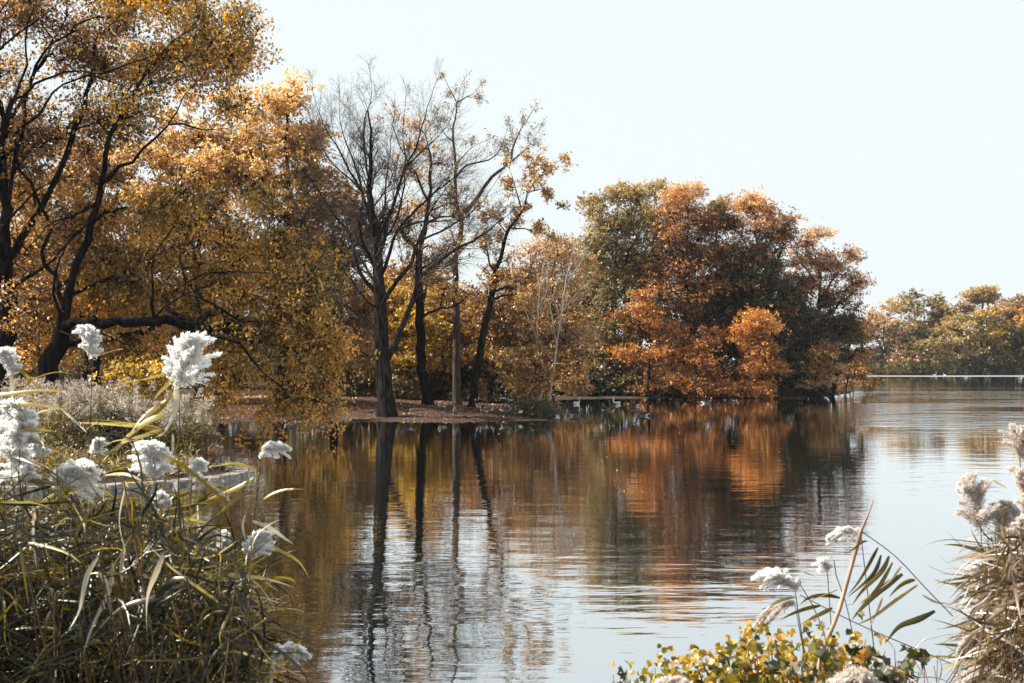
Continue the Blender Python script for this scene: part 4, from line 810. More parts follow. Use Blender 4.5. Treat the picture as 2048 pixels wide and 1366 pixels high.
def thicket(name, label, n, xr, dr, top, tint, spread=.14, nl=11, wid=(.004, .0135), ln=(.12, .38), blow=-.3, sm=STEM, group=None, up=.0, cat='reeds', lm=None):
    """leafy reed stems too many to count; top(px) gives the row their tips reach"""
    gs, gl_ = Geo(), Geo(); S = []
    for i in range(n):
        d = rng.uniform(*dr)**1.0; px = rng.uniform(*xr); y = top(px) + abs(rng.normal()) * 90
        e = P(px, y, d); lean = rng.normal() * .25
        f = np.array([e[0] + lean - .12 * blow, d + rng.normal() * .2, 0]); f[2] = gp(f[0], f[1]) - .03
        if e[2] < f[2] + .25: continue
        mid = (f + e) / 2 + np.array([lean * -.1, 0, .05]); t = np.linspace(0, 1, 8)[:, None]
        sp = (1 - t)**2 * f + 2 * t * (1 - t) * (2 * mid - (f + e) / 2) + t**2 * e; S.append(sp)
    S = np.array(S); M = len(S); tubes(gs, S, np.tile(np.linspace(.0045, .0015, 8), (M, 1)), 4)
    k = rng.uniform(.2, 1, (M, nl)) * 6.99; i0 = k.astype(int); fr = (k - i0)[..., None]; r_ = np.arange(M)[:, None]
    A = (S[r_, i0] * (1 - fr) + S[r_, np.minimum(i0 + 1, 7)] * fr).reshape(-1, 3); Q = len(A)
    L_ = rng.uniform(*ln, Q)[:, None]; hx = rng.normal(size=Q) * .7 + blow; hy = rng.normal(size=Q) * .6
    dv = np.stack([hx, hy, rng.normal(size=Q) * .5 - .2 + up], -1); dv = nrm(dv)
    B = A + dv * L_
    tt = np.clip(np.repeat(rng.normal(size=M) * .10 + tint, nl) + rng.normal(size=Q) * .26, 0, 1)
    blades(gl_, A, B, rng.uniform(*wid, Q), L_[:, 0] * rng.uniform(.0, .14, Q), tt, seg=6, twist=.8)
    root = empty(name, (S[:, 0].mean(0)), label, cat, group); root['kind'] = 'stuff'
    o = S[:, 0].mean(0)
    for gg_, nm_, mt_ in ((gs, 'stems', sm), (gl_, 'leaves', lm or REED)):
        ob = gg_.build(nm_, mt_, root, o, smooth=True); ob['kind'] = 'stuff'
    return root
lt = lambda px: np.interp(px, [-60, 0, 120, 250, 340, 420, 500, 560, 610], [930, 950, 985, 975, 985, 1060, 1085, 1180, 1330])
thicket('reed_thicket', 'dense tangle of narrow green and yellow reed leaves filling the bottom left corner', 1000, (-480, 500), (3.9, 7.2), lambda p: lt(p) + 22 * math.sin(p * .035) + 14, .10, nl=26)  # stretches unseen beyond the left edge, added there to keep sun off the tangle
thicket('reed_thicket', 'loose tall reed stems with broad yellow blades standing above the left tangle among the plumes', 30, (-60, 470), (4.8, 6.2), lambda p: 790 + max(0, p - 250) * .7, .58, nl=8, wid=(.009, .019), ln=(.18, .42), blow=-.15)
thicket('reed_thicket', 'sparser reed shoots with leaves blown right at the water side of the left clump', 60, (330, 560), (5.0, 6.6), lambda p: lt(p) - 10, .5, nl=12, blow=.25)
rt_ = lambda px: np.interp(px, [1860, 1900, 1950, 2000, 2050, 2120], [1330, 1150, 1080, 1060, 1040, 1020])
thicket('reed_thicket', 'dense clump of narrow brown and olive reed leaves swept left at the right edge', 360, (1965, 2200), (4.1, 6.2), rt_, .45, nl=22, blow=-.55, up=-.12, ln=(.10, .27), lm=REEDDRY)
thicket('reed_thicket', 'scattered dry grass blades at the bottom between the yellow bush and the right clump', 26, (1700, 1900), (4.4, 5.6), lambda p: 1290, .75, nl=7, wid=(.003, .007), blow=-.1, up=.3, lm=REEDDRY, ln=(.1, .22))

g = Geo(); n_ = 20; A = np.array([P(rng.uniform(0, 470), rng.uniform(960, 1280), rng.uniform(3.7, 4.3)) for _ in range(n_)])
B = A + np.stack([rng.normal(size=n_) * .13, rng.normal(size=n_) * .08, -rng.uniform(.15, .34, n_)], -1)
for i_ in range(n_):
    g = Geo(); f_ = np.array([A[i_][0] + .1, A[i_][1] + .25, 0]); f_[2] = gp(f_[0], f_[1]) - .03
    if i_ == 0: rt0 = empty('reed', f_, 'broad grey-green reed blades hanging in front of the tangle at left', 'reed'); o0 = f_; gs_ = Geo(); cnt_ = 0
    blades(g, A[i_:i_ + 1], B[i_:i_ + 1], rng.uniform(.012, .024), rng.uniform(.0, .05), rng.choice([.1, .2, .3, .9]), seg=10, twist=.6); g.build('leaf', REED, rt0, o0, smooth=True)
    tubes(gs_, spline([f_, f_ * .4 + A[i_] * .6 + [.03, .05, 0], A[i_]], .2)[None][:, :], np.full((1, len(spline([f_, f_ * .4 + A[i_] * .6 + [.03, .05, 0], A[i_]], .2))), .003), 4)
ob = gs_.build('stems', STEM, rt0, o0, smooth=True); ob['kind'] = 'stuff'

# yellow-leaved bush at the bottom, lobed leaves
YL = leaf_mat('vine_leaf', [(.03, .04, .012), (.12, .11, .02), (.46, .33, .032), (.62, .39, .05), (.50, .21, .04)], tr=.4, gloss=.05)
def lobed(g, C, size, tint):
    prof = np.array([(0, -.5), (.34, -.42), (.5, -.12), (.30, -.02), (.40, .24), (.16, .22), (0, .56), (-.16, .22), (-.40, .24), (-.30, -.02), (-.5, -.12), (-.34, -.42)])
    M = len(C); nn_ = rng.normal(size=(M, 3)) * .6 + np.array([0, -.55, .6]); nn_ = nrm(nn_); ax = nrm(np.cross(nn_, rng.normal(size=(M, 3)))); bx = np.cross(nn_, ax)
    s_ = (size * rng.uniform(.6, 1.25, M))[:, None, None]
    pr = prof[None] * s_; cup = (np.abs(prof[:, 0]) * .6 - prof[:, 1]**2 * .8)[None, :, None] * s_
    V = C[:, None] + ax[:, None] * pr[..., :1] + bx[:, None] * pr[..., 1:] + nn_[:, None] * cup
    V = np.concatenate([C[:, None], V], 1); I = np.arange(M * 13).reshape(M, 13)
    t = np.concatenate([np.stack([I[:, 0], I[:, 1 + j], I[:, 1 + (j + 1) % 12]], -1) for j in range(12)])
    g.add(V.reshape(-1, 3), t=t, tint=np.repeat(tint, 13))
def leafy_bush(label, spots, d, foot, nst, nlf, size, tint):
    f = P(foot, 1400, d); f[2] = gp(f[0], d) - .05
    root = empty('bush', f, label, 'bush'); gs, gl_ = Geo(), Geo(); S = []; A = []
    for i in range(nst):
        c = spots[rng.integers(len(spots))]; e = P(c[0] + rng.normal() * c[2] * .6, c[1] + rng.normal() * c[3] * .5, d + rng.normal() * .22)
        st = f + np.array([rng.normal() * .12, rng.normal() * .1, 0]); m1 = st * .45 + e * .55 + np.array([0, 0, .18]) + rng.normal(size=3) * .05
        t = np.linspace(0, 1, 10)[:, None]; sp = (1 - t)**2 * st + 2 * t * (1 - t) * m1 + t**2 * e; S.append(sp); A.append(sp[4:])
    S = np.array(S); tubes(gs, S, np.tile(np.linspace(.005, .0015, 10), (nst, 1)), 5)
    A = np.concatenate(A); C = A[rng.integers(0, len(A), nlf)] + rng.normal(size=(nlf, 3)) * .045
    lobed(gl_, C, size, np.clip(tint + rng.normal(size=nlf) * .26, 0, 1))
    gs.build('branches', STEM, root, f, smooth=True); gl_.build('foliage', YL, root, f)
leafy_bush('bush with yellow lobed leaves at the bottom edge, spreading behind the broken cane', [(1340, 1345, 45, 12), (1400, 1325, 40, 16), (1500, 1300, 45, 22), (1560, 1290, 50, 18), (1640, 1292, 50, 16), (1700, 1300, 45, 16), (1500, 1330, 60, 25), (1420, 1335, 45, 18), (1600, 1330, 60, 25), (1700, 1320, 50, 20)], 4.9, 1590, 110, 2600, .036, .52)
leafy_bush('spindly seedling with a few yellow-green leaves at the left end of the yellow bush', [(1265, 1330, 22, 18), (1300, 1345, 25, 12), (1250, 1360, 20, 8)], 4.7, 1300, 14, 46, .038, .42)
leafy_bush('dark green leafy undergrowth under the yellow bush', [(1560, 1352, 70, 14), (1640, 1350, 60, 14), (1480, 1358, 50, 12), (1800, 1350, 50, 20), (1750, 1335, 40, 16)], 4.6, 1620, 70, 620, .06, .10)

# ---- reed bed on the point in the middle distance
def small_reeds(name, label, n, poly_pts, hh, tint, pl, nl=8, wid=(.02, .035), ln=(.35, .7), tsize=.075, white=True, per=60):
    gs, gl_, gp_ = Geo(), Geo(), Geo(); c = np.array(poly_pts, float)
    k = rng.integers(0, len(c), n); x = c[k, 0] + rng.normal(size=n) * c[k, 2]; y = c[k, 1] + rng.normal(size=n) * c[k, 3]
    z = hgt(x, y); h = c[k, 4] * rng.uniform(.72, 1.08, n)
    f = np.stack([x, y, np.maximum(z, -.3)], -1); e = f + np.stack([rng.normal(size=n) * .22, rng.normal(size=n) * .15, h], -1)
    t = np.linspace(0, 1, 5)[None, :, None]; S = f[:, None] * (1 - t) + e[:, None] * t + np.stack([rng.normal(size=n) * .1, rng.normal(size=n) * .1, np.zeros(n)], -1)[:, None] * t * (1 - t)
    tubes(gs, S, np.tile(np.linspace(.012, .006, 5), (n, 1)), 3)
    kk = rng.uniform(.15, 1, (n, nl)) * 3.99; i0 = kk.astype(int); fr = (kk - i0)[..., None]; r_ = np.arange(n)[:, None]
    A = (S[r_, i0] * (1 - fr) + S[r_, i0 + 1] * fr).reshape(-1, 3); Q = len(A); L_ = rng.uniform(*ln, Q)[:, None]
    dv = nrm(np.stack([rng.normal(size=Q) * .6, rng.normal(size=Q) * .5, rng.normal(size=Q) * .3 + .35], -1))
    blades(gl_, A, A + dv * L_, rng.uniform(*wid, Q), L_[:, 0] * .12, np.clip(tint + rng.normal(size=Q) * .16, 0, 1), seg=3)
    root = empty(name, f.mean(0), label, 'reeds'); root['kind'] = 'stuff'; o = f.mean(0)
    sel = rng.permutation(n)[:pl]
    for i in sel:
        pass
    if pl:
        tp = S[sel, -1]; M = len(sel) * per; r2 = np.repeat(np.arange(len(sel)), per); u = rng.uniform(0, 1, (M, 1)); q = tp[r2] + np.stack([rng.normal(size=M) * .05 + u[:, 0] * .06, rng.normal(size=M) * .05, .36 * u[:, 0] - .04], -1)
        q[:, :2] += rng.normal(size=(M, 2)) * .06 * (1.1 - u); leaves(gp_, q, tsize, np.clip(.4 + rng.normal(size=M) * .25, 0, 1), droop=.5, flat=0, asp=.4)
        ob = gp_.build('plumes', FLUFFM, root, o); ob['kind'] = 'stuff'
    for gg_, nm_, mt_ in ((gs, 'stems', STEM), (gl_, 'leaves', REED)):
        ob = gg_.build(nm_, mt_, root, o, smooth=True); ob['kind'] = 'stuff'
small_reeds('reed_bed', 'bed of green reeds topped with small white plumes on the point at left, mid distance', 620,
    [(-13.5, 42, .8, .8, 2.0), (-12.2, 41.5, .6, .7, 1.7), (-14.8, 43, .9, 1, 2.4), (-12.6, 44, .5, 1, 2.1), (-16, 44, 1, 1.2, 2.7)], 2.2, .34, 260, nl=11)
small_reeds('reed_bed', 'straw and gold weeds with fluffy tips between the great trunk and the green reeds', 420,
    [(-18, 44, 1.4, 1.2, 2.3), (-16.6, 42.5, 1, 1, 2.0), (-19.5, 46, 1.6, 1.5, 2.6)], 2.0, .62, 160, nl=8, white=False)
small_reeds('reed_bed', 'low brown grass on the bank behind the stone edging', 500, [(-14, 38.5, 1.6, .8, .8), (-17, 38, 2, 1.2, 1.0), (-12, 39, .8, .6, .5)], .8, .6, 0, nl=6, ln=(.2, .4))
small_reeds('reed_bed', 'grey-brown reeds along the far shore in front of the trees', 900, [(97, 300, 3, 1.5, 2.6), (103, 299, 3, 1.5, 3.6), (109, 300, 3, 1.5, 5.2), (113, 301, 2, 1.5, 3.0)], 3, .36, 60, nl=4, wid=(.08, .12), ln=(.8, 1.6), tsize=.25, white=False, per=8)
small_reeds('grass_tuft', 'dark green waterside grass at the tip of the point under the orange bush', 300, [(1.7, 79.6, .7, .5, 1.0), (.9, 79.3, .7, .4, .8)], 1, .12, 0, nl=5, wid=(.03, .05), ln=(.3, .7))
bush('golden leaved shrub standing in the weeds left of the white-plumed reed bed', 47, 285, 770, 42, 38, 220, 30, .11, 'yellow', 'tan', tint=.55)
bush('tangled brown bramble on the bank between the great trunk and the edging', 41, 180, 890, 75, 34, 300, 30, .07, 'moss', 'tan', tint=.3, twigs=6)
bush('dark brown bramble at the foot of the weeds, left of the reed bed', 40, 255, 880, 50, 34, 220, 34, .08, 'green', 'dark', tint=.3, twigs=6)

# ------------------------------------------------------------------ stone edging, logs, stakes, lamp, fence, sign
STONE = noise_mat('pale_stone', (.11, .105, .10), (.36, .34, .32), 7, rough=.85, bump=.02)
def box(g, c, sz, rz=0.0, m=0, jit=0):
    x, y, z = [q / 2 for q in sz]; v = np.array([(sx_ * x, sy_ * y, sz_ * z) for sx_ in (-1, 1) for sy_ in (-1, 1) for sz_ in (-1, 1)]) + rng.normal(size=(8, 3)) * jit
    c_, s_ = math.cos(rz), math.sin(rz); v = np.stack([v[:, 0] * c_ - v[:, 1] * s_, v[:, 0] * s_ + v[:, 1] * c_, v[:, 2]], -1) + np.asarray(c)
    g.add(v, [(0, 1, 3, 2), (4, 6, 7, 5), (0, 4, 5, 1), (2, 3, 7, 6), (0, 2, 6, 4), (1, 5, 7, 3)], m=m)
ed = spline([(-16.2, 34.5, 0), (-15.4, 34.7, 0), (-12.8, 35.3, 0), (-11.1, 36.5, 0), (-10.2, 37.3, 0), (-9.45, 38.8, 0), (-9.6, 40.6, 0), (-10.8, 42.4, 0)], .52)
g = Geo(); tdir = nrm(np.gradient(ed, axis=0))
for p, t in zip(ed, tdir):
    box(g, (p[0], p[1], .02 + rng.normal() * .008), (.47, .50 + rng.normal() * .03, .30), math.atan2(t[1], t[0]), jit=.012)
ob = g.build('stone_edging', STONE); tag(ob, 'pale stone block edging curving round the tip of the reedy bank', 'kerb')

WOOD = noise_mat('wet_wood', (.02, .016, .014), (.07, .055, .045), 6)
PALEW = noise_mat('bleached_wood', (.16, .13, .11), (.30, .26, .22), 8)
def log(label, a, b, r, mt=WOOD, cat='log', name='log', sag=0):
    g = Geo(); sp = spline([a, (np.array(a) + b) / 2 + np.array([0, 0, -sag]), b], .3); sp += rng.normal(size=sp.shape) * r * .25
    rr = r * (1 - .4 * np.linspace(0, 1, len(sp))); rr[[0, -1]] *= .5; tubes(g, sp[None], rr[None], 8)
    ob = g.build(name, mt, None, (0, 0, 0), smooth=True); tag(ob, label, cat)
log('half sunk black log along the shore left of the geese', G(868, 841) + [0, 0, .08], G(990, 837) + [0, 0, .1], .13)
log('thin black log at the waterline right of the grass tuft', G(1065, 838) + [0, 0, .05], G(1113, 836) + [0, 0, .06], .09)
log('dark root lying on the waterline left of the bare trunk', G(702, 841) + [0, 0, .03], G(790, 840) + [0, 0, .05], .09)
log('pale driftwood stick floating right of the black log, long and thin', G(1030, 840.5) + [0, 0, .03], G(1098, 839.5) + [0, 0, .03], .035, PALEW)
log('pale log lying on the lawn beside the evergreen bush right of the stakes', P(998, 804, 97) * [1, 1, 0] + [0, 0, .72], P(1018, 804, 97) * [1, 1, 0] + [0, 0, .74], .12, PALEW)
log('bleached stick on the waterline at the foot of the leaning trunk', G(1672, 786) + [0, 0, .1], G(1700, 782) + [0, 0, .35], .08, PALEW)
for lb, x0, x1, y1 in (('bleached stake leaning right on the lawn', 966, 970, 768), ('bleached stake leaning left on the lawn', 975, 970, 770)):
    a = P(x0, 0, 88); a[2] = gz(a[0], a[1]) - .05; b2 = P(x1, y1, 88); g = Geo(); tubes(g, np.array([[a, (a + b2) / 2, b2]]), np.array([[.05, .045, .035]]), 8)
    ob = g.build('stake', PALEW); tag(ob, lb, 'stake')

def metal(name, col, rough=.5):
    return noise_mat(name, col, tuple(c * 1.3 for c in col), 12, rough=rough)
IRON = metal('black_iron', (.012, .012, .013)); GLASS = noise_mat('frosted_lamp_glass', (.62, .60, .58), (.75, .74, .72), 10, rough=.3)
lx = P(226, 730, 118); gz_ = gz(lx[0], lx[1]); f = np.array([lx[0], lx[1], gz_])
root = empty('street_lamp', f, 'park lamp with white lantern on a black post in the shade at left', 'street lamp')
def lathe(g, prof, c, k=10, m=0):
    pts = np.array([[c[0], c[1], c[2] + z] for r, z in prof]); tubes(g, pts[None], np.array([[r for r, z in prof]]), k, m=m)
top = lx[2] - gz_ - .35
g = Geo(); lathe(g, [(.16, 0), (.15, .3), (.07, .5), (.055, top - .2), (.10, top - .1), (.12, top)], f); g.build('post', IRON, root, f, smooth=True)
g = Geo(); lathe(g, [(.10, top), (.15, top + .1), (.20, top + .5), (.19, top + .52)], f, 8); g.build('lantern', GLASS, root, f)
g = Geo(); lathe(g, [(.24, top + .52), (.12, top + .72), (.03, top + .8), (.03, top + .92)], f, 8); g.build('lamp_cap', GLASS, root, f)
a = P(104, 0, 125); b2 = P(134, 0, 125)
root = empty('fence', (a[0], a[1], gz(a[0], a[1])), 'low thin iron fence on the lawn behind the great trunk', 'fence'); o = np.array((a[0], a[1], gz(a[0], a[1])))
for k in range(5):
    p = a + (b2 - a) * k / 4; z0 = gz(p[0], p[1]); g = Geo(); tubes(g, np.array([[(p[0], p[1], z0 - .05), (p[0], p[1], z0 + .9)]]), np.array([[.025, .025]]), 6); g.build('post', IRON, root, o)
for h_ in (.45, .85):
    g = Geo(); tubes(g, np.array([[(a[0], a[1], o[2] + h_), (b2[0], b2[1], o[2] + h_)]]), np.array([[.02, .02]]), 6); g.build('rail', IRON, root, o)
p = P(120, 772, 128); z0 = gz(p[0], p[1]); o = np.array((p[0], p[1], z0))
root = empty('sign', o, 'small blank white notice board on a post behind the great trunk', 'sign')
g = Geo(); tubes(g, np.array([[(p[0], p[1], z0), (p[0], p[1], p[2] - .2)]]), np.array([[.03, .03]]), 6); g.build('post', IRON, root, o)
g = Geo(); box(g, (p[0], p[1] - .05, p[2]), (.5, .03, .45)); g.build('board', noise_mat('white_board', (.7, .7, .7), (.8, .8, .8), 3), root, o)

# ------------------------------------------------------------------ fallen leaves
n = 26000; x = rng.uniform(-34, 4, n); y = rng.uniform(40, 112, n); z = hgt(x, y); ok = z > .03
x, y, z = x[ok], y[ok], z[ok]; g = Geo(); leaves(g, np.stack([x, y, z + .02], -1), .13, np.clip(.5 + rng.normal(size=len(x)) * .2, 0, 1), flat=2.2, asp=.7)
tag(g.build('fallen_leaves', LM['rust']), 'scattered pale and rusty fallen leaves on the shore and lawn', 'fallen leaves', kind='stuff')
pts = np.concatenate([[G(rng.uniform(700, 1900), rng.uniform(800, 870)) for _ in range(70)], [G(rng.uniform(1150, 1700), rng.uniform(800, 1000)) for _ in range(40)]])
g = Geo(); leaves(g, pts[::2] + [0, 0, .015], .055, .7, flat=3, asp=.7)
tag(g.build('floating_leaves', LM['pink']), 'pale leaves and feathers floating on the open water', 'leaves', kind='stuff')

# ------------------------------------------------------------------ people
def human(label, px, d, coat, legs, rz=0.0):
    base = P(px, 0, d); base[2] = gz(base[0], base[1]); root = empty('person', base, label, 'person')
    c_, s_ = math.cos(rz), math.sin(rz)
    def skin(name, verts, edges, rad, mt, par, sub=2):
        me = bpy.data.meshes.new(name); me.from_pydata([(v[0] * c_ - v[1] * s_, v[0] * s_ + v[1] * c_, v[2]) for v in verts], edges, []); ob = bpy.data.objects.new(name, me); COL.objects.link(ob); ob.parent = par
        md = ob.modifiers.new('Skin', 'SKIN'); me.skin_vertices.new() if not me.skin_vertices else None
        for i, r in enumerate(rad): me.skin_vertices[0].data[i].radius = r if isinstance(r, tuple) else (r, r); 
        me.skin_vertices[0].data[0].use_root = True
        ob.modifiers.new('Sub', 'SUBSURF').levels = sub; ob.modifiers['Sub'].render_levels = sub; me.materials.append(mt); return ob
    SK = noise_mat('skin', (.42, .26, .19), (.46, .29, .21), 4, rough=.6)
    V = [(0, 0, .95), (0, 0, 1.15), (0, 0, 1.38), (0, 0, 1.50), (0, 0, 1.60), (0, .01, 1.70), (.18, 0, 1.42), (.26, .02, 1.15), (.24, -.06, .92), (.24, -.08, .84), (-.18, 0, 1.42), (-.26, .02, 1.15), (-.25, -.05, .92), (-.25, -.07, .84),
         (.09, 0, .9), (.11, -.04, .5), (.11, .03, .09), (.11, -.12, .04), (-.09, 0, .9), (-.11, .06, .5), (-.11, .12, .09), (-.11, -.02, .04)]
    E = [(0, 1), (1, 2), (2, 3), (3, 4), (4, 5), (2, 6), (6, 7), (7, 8), (8, 9), (2, 10), (10, 11), (11, 12), (12, 13), (0, 14), (14, 15), (15, 16), (16, 17), (0, 18), (18, 19), (19, 20), (20, 21)]
    R = [(.14, .10), (.13, .09), (.14, .09), .055, (.075, .09), (.07, .085), .05, .042, .03, .028, .05, .042, .03, .028, .08, .055, .04, .035, .08, .055, .04, .035]
    bd = skin('body', V, E, R, SK, root)
    skin('jacket', [V[i] for i in (0, 1, 2, 6, 7, 8, 10, 11, 12)], [(0, 1), (1, 2), (2, 3), (3, 4), (4, 5), (2, 6), (6, 7), (7, 8)], [(.19, .14), (.18, .13), (.17, .12), .07, .06, .05, .07, .06, .05], coat, bd)
    skin('trousers', [V[i] for i in (0, 14, 15, 16, 18, 19, 20)], [(0, 1), (1, 2), (2, 3), (0, 4), (4, 5), (5, 6)], [(.16, .12), .1, .075, .06, .1, .075, .06], legs, bd)
    skin('hair', [(0, .03, 1.62), (0, .035, 1.73)], [(0, 1)], [(.09, .10), (.085, .09)], noise_mat('hair', (.03, .02, .015), (.05, .035, .025), 5), bd)
human('person in a dark blue jacket and black trousers walking far back on the lawn', 414, 128, noise_mat('blue_jacket', (.03, .06, .10), (.05, .09, .14), 6), noise_mat('dark_trousers', (.012, .013, .018), (.02, .02, .026), 6), .6)
human('person dressed in black standing far back on the lawn, left of the one in blue', 394, 130, noise_mat('black_coat', (.010, .010, .013), (.02, .02, .024), 6), noise_mat('black_trousers', (.010, .010, .012), (.018, .018, .02), 6), -1.2)

# ------------------------------------------------------------------ geese and swans
GB = noise_mat('goose_brown', (.018, .014, .012), (.045, .035, .029), 30, rough=.8); GK = noise_mat('goose_black', (.006, .006, .007), (.012, .012, .013), 8, rough=.6)
GW = noise_mat('goose_white', (.62, .60, .58), (.72, .70, .68), 12, rough=.8); GP = noise_mat('goose_breast', (.10, .09, .08), (.17, .155, .14), 20, rough=.8)
SW = noise_mat('swan_white', (.85, .85, .84), (.95, .95, .94), 9, rough=.75); OR = noise_mat('swan_bill', (.62, .20, .04), (.66, .24, .05), 8, rough=.5)
NECK = dict(up=[(.27, .30, .075), (.33, .40, .05), (.345, .50, .040), (.35, .60, .037), (.37, .68, .048), (.41, .69, .047), (.46, .675, .026), (.53, .665, .010)],
            rest=[(.27, .25, .08), (.31, .31, .055), (.30, .38, .043), (.31, .43, .043), (.34, .47, .050), (.39, .47, .044), (.44, .455, .024), (.50, .445, .010)],
            graze=[(.34, .15, .075), (.43, .09, .05), (.50, .00, .040), (.55, -.09, .038), (.59, -.15, .046), (.62, -.19, .044), (.64, -.235, .024), (.65, -.29, .010)],
            preen=[(.27, .27, .085), (.30, .35, .058), (.26, .41, .045), (.19, .42, .043), (.12, .39, .048), (.07, .35, .044), (.03, .31, .024), (.0, .27, .012)],
            swan=[(.27, .22, .075), (.34, .30, .050), (.35, .42, .038), (.31, .54, .034), (.31, .66, .033), (.35, .74, .038), (.40, .745, .036), (.46, .72, .020), (.52, .70, .008)])
def bird(name, label, px, py, pose, yaw=0.0, scale=1.0, stand=False, z=0.0, d=None, group=None, tilt=0.0, kind='goose', sink=.05):
    """a waterfowl as one lofted body; yaw 0 looks right in the picture, pi looks left"""
    body = [(-.47, .22, .012), (-.42, .21, .05), (-.33, .18, .10), (-.2, .155, .145), (-.04, .14, .165), (.1, .15, .165), (.21, .18, .13)]
    if kind == 'swan': body = [(-.50, .26, .012), (-.43, .22, .07), (-.33, .17, .13), (-.18, .14, .17), (-.02, .12, .18), (.12, .12, .17), (.22, .15, .12)]
    st = body + NECK[pose]; nbod = len(body)
    X = np.array([s[0] for s in st]); Z = np.array([s[1] for s in st]); Rr = np.array([s[2] for s in st])
    tx = nrm(np.stack([np.gradient(X), np.gradient(Z)], -1)); nxz = np.stack([-tx[:, 1], tx[:, 0]], -1)
    k = 12; th = np.arange(k) / k * 2 * math.pi; N_ = len(X)
    wide = np.where(np.arange(N_) < nbod, 1.05, 1.0); tall = np.where(np.arange(N_) < nbod, .88, 1.0)
    V = np.zeros((N_, k, 3)); V[..., 0] = X[:, None] + nxz[:, :1] * (Rr * tall)[:, None] * np.sin(th); V[..., 2] = Z[:, None] + nxz[:, 1:] * (Rr * tall)[:, None] * np.sin(th)
    V[..., 1] = (Rr * wide)[:, None] * np.cos(th)
    g = Geo(); I = np.arange(N_ * k).reshape(N_, k); a = I[:-1]; b = np.roll(I, -1, 1)[:-1]; c = np.roll(I, -1, 1)[1:]; d_ = I[1:]
    q = np.stack([a, b, c, d_], -1); seg = np.repeat(np.arange(N_ - 1), k); si = np.tile(np.sin(th + math.pi / k), N_ - 1); m = np.zeros(len(seg), int)
    if kind == 'swan': m[:] = 0; m[seg >= N_ - 2] = 1; mats = [SW, OR, GK]
    else:
        m[seg < nbod] = 0; m[(seg < nbod) & (si < -.05)] = 3; m[(seg < 3) & (si < .25)] = 2; m[(seg == 0) & (si >= .25)] = 1
        m[(seg >= nbod - 2) & (seg < nbod + 1)] = 3; m[seg >= nbod + 1] = 1; m[(seg == nbod + 3) & (np.abs(si) < .8)] = 2; mats = [GB, GK, GW, GP]
        m[(seg >= nbod - 2) & (seg < nbod) & (si > .45)] = 0
    off = len(V.reshape(-1, 3))
    V = V.reshape(-1, 3)
    cs, sn = math.cos(tilt), math.sin(tilt); V = np.stack([V[:, 0] * cs - V[:, 2] * sn, V[:, 1], V[:, 0] * sn + V[:, 2] * cs], -1)
    lift = .30 if stand else -sink
    V[:, 2] += lift; g.add(V, q.reshape(-1, 4), m=m)
    def wing(sgn):
        u = np.linspace(0, 1, 7); cx = .17 - .60 * u; cz = .20 + .03 * u; hh = np.array([.03, .085, .10, .09, .065, .035, .008]); W = []
        for j, (xx, zz, h1) in enumerate(zip(cx, cz, hh)):
            for vv in (-1, 0, 1): W.append((xx, sgn * (.172 - .12 * max(0, u[j] - .45) - .02 * abs(vv)) * (1 if kind != 'swan' else 1.08), zz + vv * h1 * (1.0 if vv < 0 else .85)))
        for vv in (-1, 0, 1): pass
        W = np.array(W); W = np.stack([W[:, 0] * cs - W[:, 2] * sn, W[:, 1], W[:, 0] * sn + W[:, 2] * cs], -1); W[:, 2] += lift
        J = np.arange(21).reshape(7, 3); g.add(W, np.concatenate([np.stack([J[:-1, j], J[1:, j], J[1:, j + 1], J[:-1, j + 1]], -1) for j in (0, 1)]), m=0)
    wing(1); wing(-1)
    if stand:
        for sg in (-1, 1):
            tubes(g, np.array([[(-.02, sg * .07, lift + .05), (-.03, sg * .07, .16), (-.01, sg * .07, .02)]]), np.array([[.028, .014, .012]]), 6, m=1 if kind != 'swan' else 2)
            g.add([(-.03, sg * .07 - .02, .012), (.09, sg * .07 - .05, .008), (.11, sg * .07, .012), (.09, sg * .07 + .05, .008), (-.03, sg * .07 + .02, .012), (0, sg * .07, .03)], t=[(0, 1, 5), (1, 2, 5), (2, 3, 5), (3, 4, 5), (4, 0, 5)], m=1 if kind != 'swan' else 2)
    pos = G(px, py, z) if d is None else P(px, py, d)
    if stand:
        for _ in range(12): pos = G(px, py, max(0, gz(pos[0], pos[1])))
        pos[2] = gz(pos[0], pos[1]) - .01
        if pos[2] < -.06: pos[2] = -.06
    ob = g.build(name, mats, None, (0, 0, 0), smooth=True); ob.location = pos
    ob.data.transform(Matrix.Rotation(yaw, 4, 'Z') @ Matrix.Scale(scale * 1.12, 4)); return tag(ob, label, 'swan' if kind == 'swan' else 'goose', group)
PI = math.pi; sg_, wg_ = 'geese standing on the shore', 'geese swimming on the lake'
bird('goose', 'goose at the waterline far left, seen under the hanging leaves', 517, 838, 'rest', 0, .9, False, group=wg_)
bird('goose', 'dark goose in the shallows beside the lowest hanging leaves', 578, 846, 'up', PI * .9, .9, False, group=wg_)
bird('goose', 'dark goose grazing on the shore left of the bare tree', 655, 834, 'graze', PI, .95, True, group=sg_)
bird('goose', 'goose at the water edge by the bare tree, pale breast to the left', 812, 838, 'rest', PI, 1.0, True, group=sg_)
bird('goose', 'goose preening with its head turned back, left of the upright one', 884, 826, 'preen', PI * .8, .9, True, group=sg_)
bird('goose', 'goose standing bolt upright facing the water, white breast and black neck', 911, 837, 'up', -PI * .55, 1.0, True, group=sg_, tilt=.25)
bird('goose', 'goose standing side on, taller of the pair right of the upright one', 962, 833, 'up', PI * .95, .95, True, group=sg_)
bird('goose', 'goose resting low in front of the side-on one', 968, 838, 'rest', PI * .8, .8, True, group=sg_)
bird('goose', 'small black-looking goose with its head tucked, in the middle of the shore flock', 986, 837, 'preen', -PI * .4, .8, True, group=sg_)
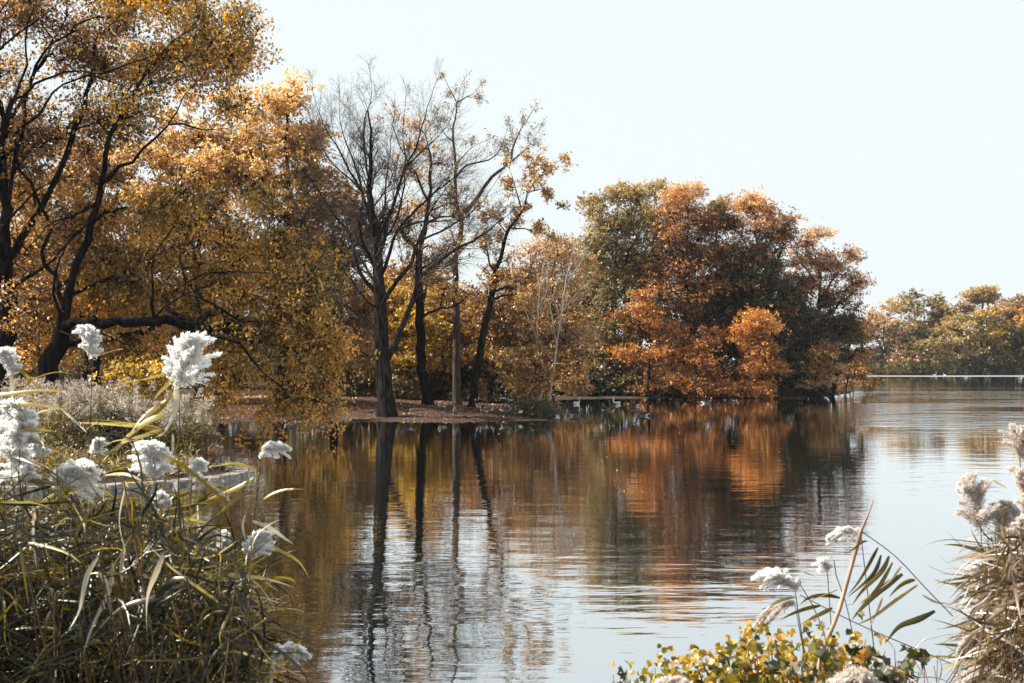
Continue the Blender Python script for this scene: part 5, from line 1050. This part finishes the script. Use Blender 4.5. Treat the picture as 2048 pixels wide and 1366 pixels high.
bird('goose', 'white-bellied goose facing right with its head bent, fourth from the grass tuft', 1013, 834, 'preen', 0, .95, True, group=sg_)
bird('goose', 'dark goose nearest the grass tuft, standing in the shallows', 1037, 838, 'rest', PI * .7, .9, True, group=sg_)
bird('goose', 'goose grazing higher on the bank behind the shore flock', 1030, 813, 'graze', PI, .95, True, group=sg_)
bird('goose', 'goose bathing in the water just off the tip of the point, wings shrugged', 1124, 834, 'preen', -PI * .5, 1.0, False, group=wg_, sink=.0)
bird('goose', 'goose swimming right beside the bathing one, dark back and pale breast', 1152, 832, 'rest', 0.1, 1.05, False, group=wg_)
bird('goose', 'goose swimming left in front of the right-hand swan', 1226, 812, 'rest', PI, .95, False, group=wg_)
bird('goose', 'goose with its head under water, just left of the swan pair', 1211, 820, 'graze', 0, .7, False, group=wg_, sink=.08)
bird('goose', 'pale goose swimming towards the viewer right of the swans', 1270, 812, 'rest', PI * .75, .95, False, group=wg_)
bird('goose', 'goose swimming left below the pale one, tail spread', 1284, 832, 'rest', PI, 1.05, False, group=wg_)
bird('goose', 'small white-fronted goose swimming alone in front of the middle bank', 1355, 808, 'rest', -PI * .6, .85, False, group=wg_)
bird('goose', 'goose swimming right, farthest along the middle bank', 1414, 807, 'rest', 0, 1.1, False, group=wg_)
sw_ = 'white swans on the lake'
bird('swan', 'white swan with upright neck facing right, left of the swan pair', 1154, 808, 'swan', .7, .78, False, kind='swan', group=sw_)
bird('swan', 'white swan facing left with raised wings and a goose before it', 1233, 808, 'swan', PI * .8, .82, False, kind='swan', group=sw_)
bird('swan', 'white swan far off before the reeds of the far shore', 1869, 751, 'swan', 0, 1.05, False, kind='swan', group=sw_)
bird('swan', 'small white swan far off, right of the other distant one', 1889, 751, 'swan', PI * .7, .8, False, kind='swan', group=sw_)

# thin autumn air
m, n, N, K = mat('haze')
pv = N('ShaderNodeVolumePrincipled'); pv.inputs['Color'].default_value = (.86, .93, 1, 1); pv.inputs['Density'].default_value = .00008
o_ = N('ShaderNodeOutputMaterial'); K(pv.outputs[0], o_.inputs['Volume'])
g = Geo(); box(g, (0, 1500, 18), (9000, 9000, 44)); tag(g.build('haze', m), kind='stuff')
